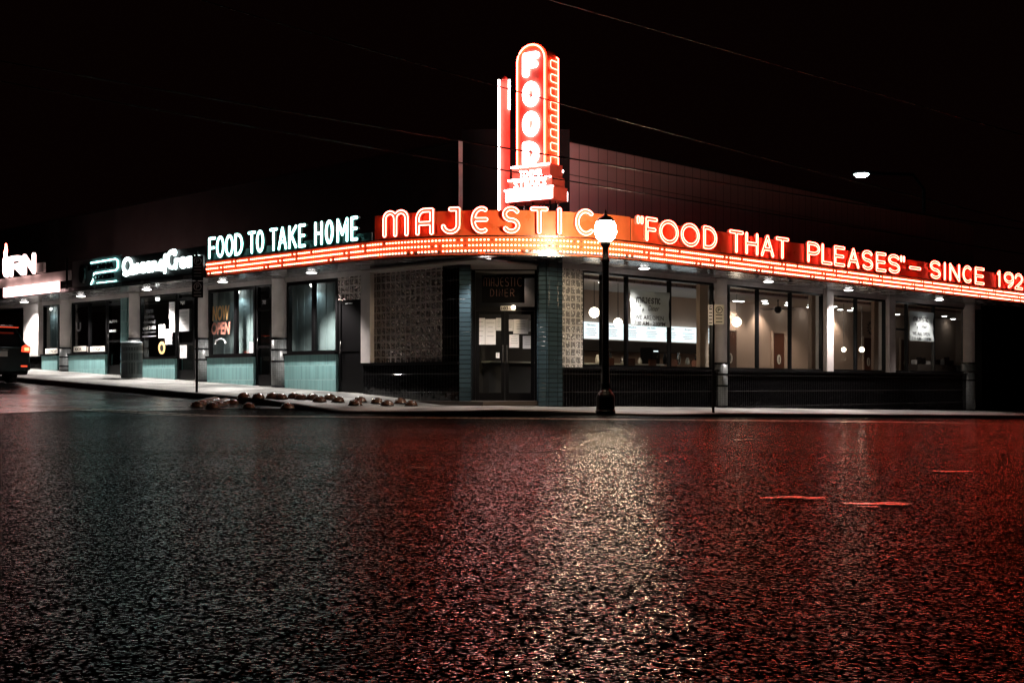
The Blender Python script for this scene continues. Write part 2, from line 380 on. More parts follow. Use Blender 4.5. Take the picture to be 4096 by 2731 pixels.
for O, I in zip(outer, kin):
    zt = S(I) + .003
    rows.append([mb.bm.verts.new((O.x, O.y, H(O)-.15)), mb.bm.verts.new((O.x, O.y, zt-.02)), mb.bm.verts.new((O.x + (I.x-O.x)*.12, O.y + (I.y-O.y)*.12, zt)), mb.bm.verts.new((I.x, I.y, zt)), mb.bm.verts.new((I.x, I.y, zt-.2))])
for i in range(len(rows)-1):
    for k in range(4): mb.bm.faces.new((rows[i][k], rows[i][k+1], rows[i+1][k+1], rows[i+1][k]))
props(mb.build('kerb', M['kerb']), kind='structure')
# two worn painted lines across the mouth of the junction
for w0 in (0, .42):
    mb = MB(); prev = None
    for i in range(61):
        t = i/60; x = -15 + 27*t; y = 27.4 - (27.4-18.2)*t - w0
        z = H((x, y)) + .008; cur = (mb.bm.verts.new((x, y, z)), mb.bm.verts.new((x, y-.13, H((x, y-.13))+.008)))
        if prev: mb.bm.faces.new((prev[0], prev[1], cur[1], cur[0]))
        prev = cur
    props(mb.build('painted_line', M['paint']), kind='structure')

# tar seam and small puddles
for yb, xa, xb in ((10.9, -7, 8), (14.2, -3, 9)):
    mb = MB(); prev = None
    for i in range(90):
        x = xa+(xb-xa)*i/89; y = yb+.10*math.sin(x*1.3)+.05*math.sin(x*4.1)+.02*math.sin(x*11); w = .03+.012*math.sin(x*7)
        cur = (mb.bm.verts.new((x, y, .006)), mb.bm.verts.new((x, y-w*1.6, .006)))
        if prev: mb.bm.faces.new((prev[0], prev[1], cur[1], cur[0]))
        prev = cur
    props(mb.build('tar_seam', M['blackmatte']), kind='structure')
M['water'] = mat('puddle_water', (.004,.004,.004), .05, bump=(14,1,.006))
for u, v, w in ((3170,1993,.15),(3250,1999,.05),(3530,2018,.16),(3480,2030,.05),(1680,1873,.08),(2440,1722,.22),(3790,1888,.12),(3000,1760,.2),(3390,1690,.5)):
    y0 = EYE*FPX/(v-HOR); x0 = (u-2048)/FPX*y0
    mb = MB(); pts = []
    for k in range(22):
        a = 2*math.pi*k/22; r = 1+.28*math.sin(3*a+u)+.18*math.sin(5*a+v)
        pts.append(Vector((x0+w*r*math.cos(a), y0+w*.38*r*math.sin(a), H((x0, y0))+.007)))
    mb.face(pts); props(mb.build('puddle', M['water']), kind='structure')
# ---------------------------------------------------------------- building shell
B = empty('diner_building', (CX, CY+2, .2), 'low corner diner and shop building with chrome marquee, round white columns and tiled bases', 'building')
ZT = 3.26; XL0 = LW.x(-60); XR1 = RW.x(4400)
def L(u): return LW.x(u)
def R(u): return RW.x(u)
bx('header', M['white'], LW, XL0-30, L(1838), -.25, -.02, ZT, SOF+.3, B)
bx('header', M['white'], RW, R(2245), XR1+20, -.25, -.02, ZT, SOF+.3, B)
# upper storey mass set back: left wall, chamfer, right wall
zu = 6.48; zc = 6.8
UL = Fr((-1.23, 31), (0.716, -0.698)); UR = Fr((1.4, 31), (0.697, 0.717)); UC = Fr((0, 31), (1, 0))
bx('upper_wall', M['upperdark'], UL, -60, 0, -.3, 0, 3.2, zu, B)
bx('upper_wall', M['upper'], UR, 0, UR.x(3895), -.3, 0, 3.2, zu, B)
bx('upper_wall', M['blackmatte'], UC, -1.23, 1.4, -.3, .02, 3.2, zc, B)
bx('coping', M['steel'], UL, -60, -.02, -.34, .03, zu+.002, zu+.07, B)
bx('coping', M['steel'], UR, .02, UR.x(3895), -.34, .03, zu+.002, zu+.07, B)
bx('pilaster', M['white'], UC, -1.30, -1.2, -.1, .06, 3.4, zu+.04, B)
mb = MB(); pts = [LW.p(-62, -.3, 3.9), LW.p(-1, -.3, 3.9), RW.p(1, -.3, 3.9), RW.p(62, -.3, 3.9), Vector((0, 100, 3.9))]
mb.face(pts); mb.build('roof', M['roof'], B)
# columns
def column(F, u, side_r, ztop=SOF, banded=True, split=None):
    c = F.p(F.x(u, .1), .0, 0); g = S(c) - .1
    sp = split
    o = MB().lathe(c.x, c.y, [(side_r, sp), (side_r, ztop-.05), (side_r+.02, ztop-.05), (side_r+.02, ztop+.01)], 32).build('column', M['white'], B, smooth=False)
    for f in o.data.polygons: f.use_smooth = True
    MB().lathe(c.x, c.y, [(side_r+.012, g), (side_r+.012, sp)], 32).build('column_base', M['coltile'], o, smooth=True)
    for zz in (sp-.03, sp-.32, sp-.62, g+.12):
        MB().lathe(c.x, c.y, [(side_r+.013, zz-.02), (side_r+.02, zz-.02), (side_r+.02, zz+.03), (side_r+.013, zz+.03)], 32).build('band', M['bandtile'], o)
for u, r in ((251, .185), (529, .19), (799, .2), (1106, .205)): column(LW, u, r, split=LW.z(u, 1352 if u > 500 else 1390))
for u, r in ((2896, .165), (3884, .22)): column(RW, u, r, split=RW.z(u, 1450))
bx('pier', M['white'], LW, L(107), L(166), -.3, .12, LW.z(140, 1425), SOF, B)
bx('pier', M['white'], LW, L(1456), L(1493), -.3, .10, LW.z(1470, 1452), SOF, B)
bx('pier', M['white'], RW, R(3299), R(3325), -.3, .08, .97, SOF, B)
bx('pier', M['white'], RW, R(3549), R(3573), -.3, .08, .97, SOF, B)
# low walls
def lowwall(F, u0, u1, ztop, m, o=0.0, sill=True, ulab=None):
    x0, x1 = F.x(u0), F.x(u1)
    w = bx('base_wall', m, F, x0, x1, -.25, o, -.8, ztop, B)
    if sill: bx('sill', M['black'] if F is LW else M['steel'], F, x0, x1, -.25, o+.05, ztop+.002, ztop+.055, w)
for u0, u1, v in ((100, 166, 1425), (166, 229, 1423), (274, 420, 1419), (553, 699, 1436), (826, 1013, 1430), (1136, 1343, 1419)):
    um = (u0+u1)/2; lowwall(LW, u0, u1, LW.z(um, v), M['blacktile'] if u0 == 100 else M['teal'])
lowwall(LW, 1456, 1838, 1.06, M['blacktile'], .03)
lowwall(RW, 2246, 3900, .93, M['blacktile'], .03)
# windows
def window(F, u0, u1, z0, z1, cuts, fw=.05, o0=-.16, o1=-.06, pane=True, rail=None):
    xs_ = [F.x(u0)] + [F.x(c) for c in cuts] + [F.x(u1)]
    mb = MB()
    mb.box(F, xs_[0], xs_[-1], o0, o1, z1-fw, z1); mb.box(F, xs_[0], xs_[-1], o0, o1, z0, z0+fw)
    for i, x in enumerate(xs_):
        w = fw if 0 < i < len(xs_)-1 else fw
        a = x - w/2 if 0 < i < len(xs_)-1 else (x if i == 0 else x-w)
        mb.box(F, a, a+w, o0-.002, o1+.004, z0+fw+.001, z1-fw-.001)
    if rail:
        for (a, b, zz) in rail: mb.box(F, F.x(a), F.x(b), o0+.002, o1-.002, zz, zz+fw)
    w = mb.build('window', M['black'], B)
    for a, b in zip(xs_[:-1], xs_[1:]):
        bx('pane', M['pane'], F, a+fw/2, b-fw/2, -.115, -.105, z0+fw-.01, z1-fw+.01, w)
    return w
zs1, zs2 = LW.z(200, 1420), LW.z(637, 1430)
window(LW, -60, 106, 1.5, ZT, [])
window(LW, 166, 229, LW.z(198, 1420), ZT, [])
window(LW, 280, 420, LW.z(350, 1416), ZT, [347], rail=None)
window(LW, 553, 699, LW.z(626, 1433), ZT, [])
window(LW, 826, 1013, LW.z(920, 1427), ZT, [932], fw=.09)
window(LW, 1140, 1343, LW.z(1240, 1416), ZT, [1243], fw=.09)
window(RW, 2336, 2862, .99, ZT, [2420, 2518, 2690], fw=.06)
window(RW, 2922, 3299, .99, ZT, [3041, 3172], fw=.06)
window(RW, 3325, 3549, .99, ZT, [3434], fw=.06)
window(RW, 3573, 3866, .99, ZT, [3637, 3745], fw=.06, rail=[(3573, 3637, RW.z(3600, 1320))])
# glass block panels
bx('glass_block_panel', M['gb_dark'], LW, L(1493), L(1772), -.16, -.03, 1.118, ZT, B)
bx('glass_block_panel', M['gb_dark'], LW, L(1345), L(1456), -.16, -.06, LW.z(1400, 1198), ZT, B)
bx('glass_block_panel', M['gb_backlit_tint'], RW, R(2246), R(2336), -.14, -.04, .99, ZT, B)
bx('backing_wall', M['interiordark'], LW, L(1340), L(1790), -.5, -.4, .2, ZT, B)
bx('black_tile_wall', M['blacktile'], LW, L(1772), L(1838), -.3, .02, -.5, SOF, B)
# entrance piers, vestibule
bx('entrance_pier', M['darkteal'], FW, -1.18, -.93, -1.3, .05, -.5, SOF, B)
bx('entrance_pier', M['darkteal'], FW, .60, .78, -1.3, -.1, -.5, SOF, B)
bx('entrance_pier', M['darkteal'], RW, R(2186), R(2246), -.3, .03, -.5, SOF, B)
# shop doors on the side street
def shop_door(F, u0, u1, vb, vt, glass=True, hand='l', handle=True):
    x0, x1 = F.x(u0), F.x(u1); um = (u0+u1)/2; zb = S(F.p((x0+x1)/2, .1, 0)) + .02; zt = F.z(um, vt) if vt else ZT
    mb = MB(); w = .09
    mb.box(F, x0, x0+w, -.18, -.08, zb, ZT); mb.box(F, x1-w, x1, -.18, -.08, zb, ZT); mb.box(F, x0+w+.001, x1-w-.001, -.17, -.09, ZT-.05, ZT)
    if zt < ZT-.1: mb.box(F, x0+w+.001, x1-w-.001, -.17, -.09, zt-.04, zt+.04)
    zt = min(zt, ZT-.06)
    mb.box(F, x0+w+.001, x1-w-.001, -.17, -.09, zb, zb+.28); mb.box(F, x0+w+.001, x1-w-.001, -.17, -.09, zb+1.0, zb+1.06)
    d = mb.build('door', M['black'], B)
    if glass: bx('pane', M['pane'], F, x0+w, x1-w, -.135, -.125, zb+.28, ZT-.04, d)
    else: bx('leaf', M['black'], F, x0+w, x1-w, -.15, -.11, zb+.1, zt, d)
    hx = x0+w+.05 if hand == 'l' else x1-w-.05
    MB().tube([F.p(hx, -.09, zb+.95), F.p(hx, -.03, zb+.97), F.p(hx, -.03, zb+1.25), F.p(hx, -.09, zb+1.27)], .012, 8).build('handle', M['steel'], d, smooth=True)
    return d
shop_door(LW, 420, 480, 0, 1215); shop_door(LW, 699, 768, 0, 1195); shop_door(LW, 1013, 1076, 0, 1235, hand='l')
shop_door(LW, 1343, 1456, 0, 1205, glass=False)
bx('wall_strip', M['teal'], LW, L(480), L(505), -.25, -.02, -.3, ZT, B)
# main entrance
DY = -1.25     # door plane behind FW
ZD0 = .2; zdh = FW.z(2020, 1243, DY)
mb = MB()
for a, b in ((-.93, -.86), (.53, .60)): mb.box(FW, a, b, DY-.06, DY+.06, ZD0, SOF)
mb.box(FW, -.859, .529, DY-.05, DY+.05, zdh, zdh+.09); mb.box(FW, -.859, .529, DY-.05, DY+.05, SOF-.12, SOF)
ed = mb.build('entrance', M['black'], B)
bx('transom_pane', M['pane'], FW, -.86, .53, DY-.006, DY+.006, zdh+.09, SOF-.12, ed)
for a, b in ((-.855, -.17), (-.16, .525)):
    mb = MB(); w = .085
    mb.box(FW, a, a+w, DY-.03, DY+.03, ZD0+.01, zdh-.005); mb.box(FW, b-w, b, DY-.03, DY+.03, ZD0+.01, zdh-.005)
    mb.box(FW, a+w+.001, b-w-.001, DY-.028, DY+.028, ZD0+.01, ZD0+.2); mb.box(FW, a+w+.001, b-w-.001, DY-.028, DY+.028, zdh-.09, zdh-.005)
    d = mb.build('door', M['black'], B)
    bx('pane', M['pane'], FW, a+w, b-w, DY-.006, DY+.006, ZD0+.2, zdh-.09, d)
    hx = b-w/2 if a < -.5 else a+w/2
    bx('handle', M['steel'], FW, hx-.02, hx+.02, DY+.05, DY+.075, ZD0+.9, ZD0+1.32, d)
bx('threshold', M['steel'], FW, -.93, .6, DY-.08, DY+.1, .12, .208, B)
# ---------------------------------------------------------------- interiors
RI = -4.2
bx('interior_back_wall', M['interior'], RW, 1.5, 34, RI-.1, RI, .2, 3.4, B)
bx('interior_ceiling', M['ceiling'], RW, -.5, 34, RI, -.26, 3.285, 3.33, B)
bx('interior_floor', M['floor'], RW, -.3, 34, RI, -.26, .12, .22, B)
bx('interior_end_wall', M['interior'], RW, 33.8, 34, RI, -.31, .2, 3.28, B)
bx('interior_column', M['interior'], RW, RW.x(2800,-.5), RW.x(2834,-.5), -.62, -.5, .2, 3.28, B)
bx('interior_column', M['interior'], RW, RW.x(3246,-.45), RW.x(3278,-.45), -.56, -.45, .2, 3.28, B)
bx('interior_column', M['interior'], RW, RW.x(3496,-.5), RW.x(3526,-.5), -.6, -.5, .2, 3.28, B)
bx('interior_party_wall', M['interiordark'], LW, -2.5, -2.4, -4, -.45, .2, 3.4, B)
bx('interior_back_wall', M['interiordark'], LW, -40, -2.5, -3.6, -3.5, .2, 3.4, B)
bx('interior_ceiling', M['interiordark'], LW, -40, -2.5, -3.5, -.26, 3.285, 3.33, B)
bx('street_end_wall', M['blackmatte'], RW, R(3925), XR1+20, -.3, .02, -1.5, SOF, B)
# blinds behind side-street panes
for u0, u1 in ((180, 222), (850, 1000), (1160, 1335)):
    zb = 1.2
    mb = MB(); n = 14; x0, x1 = LW.x(u0-14, -.5), LW.x(u1+14, -.5)
    for k in range(n):
        xa = x0 + (x1-x0)*k/n; xb = x0 + (x1-x0)*(k+1)/n
        mb.box(LW, xa, xb+.004, -.52-.012*(k % 2), -.50-.012*(k % 2), zb, ZT-.02)
    mb.build('window_blind', M['curtain'], B)
# ---------------------------------------------------------------- text & letters
def text_mesh(txt, size=1.0, extrude=.002, shear=0, bold=0, align='LEFT'):
    c = bpy.data.curves.new('t', 'FONT'); c.body = txt; c.size = size; c.extrude = extrude; c.shear = shear; c.offset = bold
    c.align_x = align; c.resolution_u = 3; c.space_line = .9
    o = bpy.data.objects.new('t', c); COL.objects.link(o); dg = bpy.context.evaluated_depsgraph_get(); dg.update()
    me = bpy.data.meshes.new_from_object(o.evaluated_get(dg)); bpy.data.objects.remove(o); bpy.data.curves.remove(c); return me
def write(txt, F, xl, xr, z0, z1, out, m, parent, name='lettering', bold=0, shear=0, extrude=.002):
    me = text_mesh(txt, 1, 0.001, shear, bold); co = np.array([v.co[:] for v in me.vertices])
    if len(co) == 0: return None
    mn, mx = co.min(0), co.max(0)
    for v in me.vertices:
        x = xl + (v.co.x-mn[0])/(mx[0]-mn[0])*(xr-xl); z = z0 + (v.co.y-mn[1])/(mx[1]-mn[1])*(z1-z0)
        v.co = F.p(x, out + (extrude if v.co.z > 0 else 0), z)
    me.materials.clear(); return finish(name, me, m, parent)
def arc(cx, cy, rx, ry, a0, a1, n=14):
    return [(cx + rx*math.cos(math.radians(a0+(a1-a0)*i/n)), cy + ry*math.sin(math.radians(a0+(a1-a0)*i/n))) for i in range(n+1)]
_S = arc(.5, .75, .5, .25, 30, 180, 10) + arc(.5, .75, .5, .25, 180, 270, 6)[1:] + arc(.5, .25, .5, .25, 90, -150, 14)
GL = {
 'F': [[(0,0),(0,1),(1,1)], [(0,.5),(.85,.5)]], 'O': [arc(.5,.5,.5,.5,0,360,32)],
 'D': [[(0,0),(0,1),(.3,1)] + arc(.3,.5,.7,.5,90,-90,16) + [(.3,0),(0,0)]],
 'T': [[(0,1),(1,1)], [(.5,1),(.5,0)]], 'H': [[(0,0),(0,1)], [(1,0),(1,1)], [(0,.5),(1,.5)]],
 'A': [[(0,0),(.5,1),(1,0)], [(.2,.33),(.8,.33)]], 'P': [[(0,0),(0,1),(.5,1)] + arc(.5,.72,.5,.28,90,-90,12) + [(0,.44)]],
 'L': [[(0,1),(0,0),(1,0)]], 'E': [[(1,1),(0,1),(0,0),(1,0)], [(0,.5),(.9,.5)]], 'S': [_S],
 'I': [[(.5,0),(.5,1)]], 'N': [[(0,0),(0,1),(1,0),(1,1)]], 'C': [arc(.55,.5,.55,.5,50,310,24)],
 '1': [[(.1,.85),(.5,1),(.5,0)]], '9': [arc(.5,.68,.5,.32,0,360,24), arc(.2,.5,.8,.5,25,-70,12)],
 '2': [arc(.5,.7,.5,.3,170,0,12) + [(.9,.5),(0,0),(1,0)]], 'K': [[(0,0),(0,1)], [(1,1),(0,.42)], [(.3,.58),(1,0)]],
 'M': [[(0,0),(0,1),(.5,.3),(1,1),(1,0)]], '-': [[(0,.42),(1,.42)]], '"': [[(.1,1),(.1,.78)], [(.9,1),(.9,.78)]],
 'm': [[(0,0),(0,.72)] + arc(.25,.72,.25,.28,180,0,10) + [(.5,0)], arc(.75,.72,.25,.28,180,0,10) + [(1,0)]],
 'a': [[(0,0),(0,.6)] + arc(.5,.6,.5,.4,180,90,8) + [(1,1),(1,0)], [(0,.42),(1,.42)]],
 'j': [[(.5,1),(1,1),(1,.3)] + arc(.5,.3,.5,.3,0,-170,12)],
 'e': [arc(.62,.5,.62,.5,65,295,24), [(.05,.52),(.95,.52)]],
 'U': [[(0,1),(0,.3)] + arc(.5,.3,.5,.3,180,360,12) + [(1,1)]], 'R': [[(0,0),(0,1),(.5,1)] + arc(.5,.74,.5,.26,90,-90,12) + [(0,.48)], [(.45,.48),(1,0)]],
 'B': [[(0,0),(0,1),(.5,1)] + arc(.5,.76,.42,.24,90,-90,10) + [(0,.52)], arc(.5,.26,.5,.26,90,-90,10) + [(0,0)]],
}
def dist_field(strokes, res, pad):
    P = np.array([p for s in strokes for p in s]); mn = P.min(0)-pad; mx = P.max(0)+pad
    nx = int((mx[0]-mn[0])/res)+2; ny = int((mx[1]-mn[1])/res)+2
    X, Y = np.meshgrid(mn[0]+np.arange(nx)*res, mn[1]+np.arange(ny)*res); D = np.full(X.shape, 9.)
    for s in strokes:
        for (x0, y0), (x1, y1) in zip(s[:-1], s[1:]):
            dx, dy = x1-x0, y1-y0; l2 = dx*dx+dy*dy+1e-12
            t = np.clip(((X-x0)*dx+(Y-y0)*dy)/l2, 0, 1); D = np.minimum(D, np.hypot(X-x0-t*dx, Y-y0-t*dy))
    return D, mn, res
def contour(D, mn, res, lev):
    ny, nx = D.shape; seg = {}
    def pt(e):
        j, i, k = e; a = D[j, i]; b = D[j, i+1] if k == 0 else D[j+1, i]; t = (lev-a)/(b-a) if abs(b-a) > 1e-12 else .5
        return (mn[0]+(i+(t if k == 0 else 0))*res, mn[1]+(j+(t if k == 1 else 0))*res)
    I = D < lev
    cells = np.argwhere(~((I[:-1,:-1] == I[1:,:-1]) & (I[:-1,:-1] == I[:-1,1:]) & (I[:-1,:-1] == I[1:,1:])))
    adj = {}
    for j, i in cells:
        es = []
        if I[j,i] != I[j,i+1]: es.append((j,i,0))
        if I[j,i+1] != I[j+1,i+1]: es.append((j,i+1,1))
        if I[j+1,i] != I[j+1,i+1]: es.append((j+1,i,0))
        if I[j,i] != I[j+1,i]: es.append((j,i,1))
        for a, b in ((es[0], es[1]),) if len(es) == 2 else ((es[0], es[1]), (es[2], es[3])):
            adj.setdefault(a, []).append(b); adj.setdefault(b, []).append(a)
    out = []; seen = set()
    for st in list(adj):
        if st in seen: continue
        loop = [st]; seen.add(st); cur = st
        while True:
            nx_ = [e for e in adj[cur] if e not in seen]
            if not nx_: break
            cur = nx_[0]; seen.add(cur); loop.append(cur)
        if len(loop) > 6: out.append([pt(e) for e in loop])
    return out
def fill_mesh(contours, depth):
    c = bpy.data.curves.new('f', 'CURVE'); c.dimensions = '2D'; c.fill_mode = 'BOTH'; c.extrude = depth/2
    for lp in contours:
        sp = c.splines.new('POLY'); sp.points.add(len(lp)-1); sp.use_cyclic_u = True
        for k, (x, y) in enumerate(lp): sp.points[k].co = (x, y, 0, 1)
    o = bpy.data.objects.new('f', c); COL.objects.link(o); dg = bpy.context.evaluated_depsgraph_get(); dg.update()
    me = bpy.data.meshes.new_from_object(o.evaluated_get(dg)); bpy.data.objects.remove(o); bpy.data.curves.remove(c); return me
# marquee path parametrised by arc length t (0 = middle of the rounded corner)
_mp = corner_path(1.7, 4.4, 36, 45, 40, 60); _cum = [0]
for a, b in zip(_mp[:-1], _mp[1:]): _cum.append(_cum[-1] + (b-a).length)
_mid = _cum[60+20]; _cum = [c-_mid for c in _cum]
def MP(t, out, z):
    k = int(np.searchsorted(_cum, t)) - 1; k = cl(k, 0, len(_mp)-2)
    a, b = _mp[k], _mp[k+1]; f = (t-_cum[k])/(_cum[k+1]-_cum[k]); q = a.lerp(b, f)
    def nn(i):
        i = cl(i, 1, len(_mp)-2); d = (_mp[i+1]-_mp[i-1]).normalized(); return Vector((d.y, -d.x, 0))
    n = nn(k).lerp(nn(k+1), cl(f, 0, 1)).normalized()
    return q + n*out + Vector((0, 0, z))
def t_of_u(u):
    lo, hi = _cum[0], _cum[-1]
    for _ in range(50):
        m_ = (lo+hi)/2; q = MP(m_, 0, 0)
        if 2048 + FPX*q.x/q.y < u: lo = m_
        else: hi = m_
    return (lo+hi)/2
def path_map(out0=0): return lambda x, y, o: MP(x, out0+o, y)
def frame_map(F): return lambda x, y, o: F.p(x, o, y)
def letter(g, x0, x1, z0, z1, fmap, o_body, depth, d_tube, d_body, r_tube, m_body, m_tube, parent, strokes=None, body=True, name='letter', res_=.013):
    st = strokes or GL[g]; d = d_body; w = max(.001, x1-x0-2*d)
    if g == 'I': st = [[(0,0),(0,1)]]; x0 = (x0+x1)/2-d; w = 1
    S_ = [[(x0+d+px*w, z0+d+py*(z1-z0-2*d)) for px, py in s] for s in st]
    D, mn, res = dist_field(S_, res_, d*1.3)
    if body:
        me = fill_mesh(contour(D, mn, res, d_body), depth)
        for v in me.vertices: v.co = fmap(v.co.x, v.co.y, o_body + v.co.z + depth/2)
        me.materials.clear(); lo = finish(name, me, m_body, parent)
    else: lo = parent
    if m_tube is None: return lo
    mb = MB()
    if d_tube > 0:
        for lp in contour(D, mn, res, d_tube):
            mb.tube([fmap(x, y, o_body+depth+r_tube*1.2) for x, y in lp], r_tube, 6, closed=True)
    else:
        for s in S_: mb.tube([fmap(x, y, o_body+depth+r_tube*1.2) for x, y in s], r_tube, 6)
    mb.build('neon_tube', m_tube, lo, smooth=True); return lo

# ---------------------------------------------------------------- marquee
MQ = empty('marquee', (CX, 27.3, SOF), 'curved steel canopy wrapping the corner with three rows of chase bulbs under neon letters', 'canopy')
ts = list(np.concatenate([np.linspace(_cum[0], -3.6, 40), np.linspace(-3.5, 3.5, 50), np.linspace(3.6, _cum[-1], 50)]))
inn = lambda t: MP(t, 0, 0)
wallp = corner_path(-.02, .02, 40, 49.4, 40, 60)
mb = MB(); prev = None      # soffit
for q, w in zip(_mp, wallp):
    cur = [mb.bm.verts.new((q.x, q.y, SOF)), mb.bm.verts.new((w.x, w.y, SOF)), mb.bm.verts.new((w.x, w.y+.0, SOF+.08)), mb.bm.verts.new((q.x, q.y, SOF+.08))]
    if prev:
        for k in range(4): mb.bm.faces.new((prev[k], prev[(k+1)%4], cur[(k+1)%4], cur[k]))
    prev = cur
mb.build('soffit', M['soffit'], MQ)
mb = MB(); mb.face([Vector((-1.4, 28.2, SOF-.002+.004)), Vector((1.1, 28.2, SOF+.002)), Vector((1.1, 30.2, SOF+.002)), Vector((-1.4, 30.2, SOF+.002))])
mb.build('soffit', M['soffit'], MQ)
def strip(ta, tb, o0, o1, z0, z1, name, m, parent, n=None):
    mb = MB(); tt = [ta] + [t for t in ts if ta+.02 < t < tb-.02] + [tb]; prev = None
    for t in tt:
        cur = [(mb.bm.verts.new(MP(t, o, z)), t, z) for o, z in ((o1, z0), (o1, z1), (o0, z1), (o0, z0))]
        if prev:
            for k in range(4):
                f = mb.bm.faces.new((prev[k][0], cur[k][0], cur[(k+1)%4][0], prev[(k+1)%4][0]))
                for l, (vv, a, b) in zip(f.loops, (prev[k], cur[k], cur[(k+1)%4], prev[(k+1)%4])): l[mb.uv].uv = (a, b)
        else: mb.bm.faces.new([c[0] for c in cur])
        prev = cur
    mb.bm.faces.new([c[0] for c in prev]); return mb.build(name, m, parent)
T0 = t_of_u(825); T1 = _cum[-1]
strip(T0, T1, -.08, 0, SOF-.02, SOF+.36, 'fascia', M['orange'], MQ)
strip(T0, T1, -.09, .03, SOF-.045, SOF-.022, 'trim', M['steel'], MQ)
strip(T0, T1, -.09, .05, SOF+.362, SOF+.385, 'trim', M['steel'], MQ)
strip(_cum[0], T0-.01, -.08, .0, SOF-.03, SOF+.10, 'fascia', M['black'], MQ)
# bulbs: chase pattern leaves a few dark
bm_ = MB(); bm_.lathe(0, 0, [(.001, .022), (.014, .018), (.021, .005), (.02, -.01)], 10); bulb_me = None
pos = []
sp = .082; n = int((T1-T0)/sp)
for i in range(n):
    for r in range(3):
        pos.append((T0+.05+i*sp, SOF+.06+r*.115, (i*7+r*13) % 31 in (0, 1, 14)))
pos.sort(key=lambda p: abs(p[0]))
lit = [p for p in pos if not p[2]]
b0 = bm_.build('bulb', M['bulb'], MQ, smooth=True); OFF[b0.name] = Vector(MQ.location)
b0.data.transform(Matrix.Translation(Vector(MQ.location)))
for k, (t, z, off) in enumerate(lit[:100]):
    o = b0 if k == 0 else b0.copy()
    if k: COL.objects.link(o); o.parent = MQ
    o.location = MP(t, .012, z) - Vector(MQ.location)
def bulb_stuff(lst, name, m):
    mb = MB()
    for t, z, _ in lst:
        c = MP(t, .012, z); vs = []
        n_ = (MP(t, 1, z)-MP(t, 0, z)); e = Vector((-n_.y, n_.x, 0))
        tip = mb.bm.verts.new(c+n_*.022)
        ring = [mb.bm.verts.new(c + e*(.021*math.cos(a)) + Vector((0,0,.021*math.sin(a)))) for a in [math.pi*k/3 for k in range(6)]]
        ring2 = [mb.bm.verts.new(c + n_*.014+ e*(.016*math.cos(a)) + Vector((0,0,.016*math.sin(a)))) for a in [math.pi*k/3 for k in range(6)]]
        for k in range(6):
            mb.bm.faces.new((ring[k], ring[(k+1)%6], ring2[(k+1)%6], ring2[k])); mb.bm.faces.new((ring2[k], ring2[(k+1)%6], tip))
    return props(mb.build(name, m, MQ), kind='stuff')
bulb_stuff(lit[100:], 'bulb_rows', M['bulb']); bulb_stuff([p for p in pos if p[2]], 'unlit_bulbs', M['bulboff'])

# ---------------------------------------------------------------- neon letter signs
Z0, Z1 = SOF+.41, SOF+.97
def neon_sign(label, items, zlo, zhi, mtube, mbody, panel_m, ta, tb, ptop, dt=.034, db=.050, rt=.0095, deep=.06):
    c = MP((ta+tb)/2, .05, zlo); e = empty('neon_sign', c, label, 'neon sign')
    if panel_m: strip(ta, tb, -.02, .01, SOF+.387, ptop, 'panel', panel_m, e)
    for g, u0, u1 in items:
        za, zb = zlo, zhi
        letter(g, t_of_u(u0), t_of_u(u1), za, zb, path_map(.012), .0, deep, dt, db, rt, mbody, mtube, e)
    return e
neon_sign('orange neon word MAJESTIC in rounded capitals on the curved corner of the marquee',
    [('m',1540,1642),('a',1668,1741),('j',1768,1845),('e',1885,1958),('S',2008,2080),('T',2117,2190),('I',2219,2248),('C',2294,2372)],
    Z0, Z1+.03, M['neonwarm'], M['channel'], M['orange'], t_of_u(1500), t_of_u(2520), Z1-.05, dt=.036, db=.053)
neon_sign('red neon slogan FOOD THAT PLEASES SINCE 1929 along the right side of the marquee',
    [('F',2571,2619),('O',2626,2703),('O',2712,2787),('D',2802,2857),('T',2906,2963),('H',2971,3022),('A',3033,3085),('T',3093,3144),
     ('P',3219,3269),('L',3276,3318),('E',3326,3369),('A',3380,3426),('S',3438,3481),('E',3494,3534),('S',3543,3589),('"',3590,3610),('-',3627,3673),
     ('S',3711,3752),('I',3761,3777),('N',3788,3829),('C',3841,3878),('E',3890,3927),('1',3978,3998),('9',4007,4045),('2',4050,4081),('9',4087,4122),('"',2534,2564)],
    Z0, Z1, M['neonred'], M['channel'], M['orange'], t_of_u(2527), T1, Z1-.08)
neon_sign('white green neon words FOOD TO TAKE HOME on the left side of the marquee',
    [('F',845,874),('O',876,908),('O',912,945),('D',949,983),('T',1003,1034),('O',1036,1067),('T',1090,1121),('A',1123,1159),('K',1165,1199),('E',1205,1234),
     ('H',1269,1302),('O',1312,1345),('M',1358,1404),('E',1414,1443)],
    Z0, Z1, M['neonteal'], M['greendark'], M['greendark'], t_of_u(828), t_of_u(1488), Z0+.16, dt=.024, db=.040, rt=.0095)

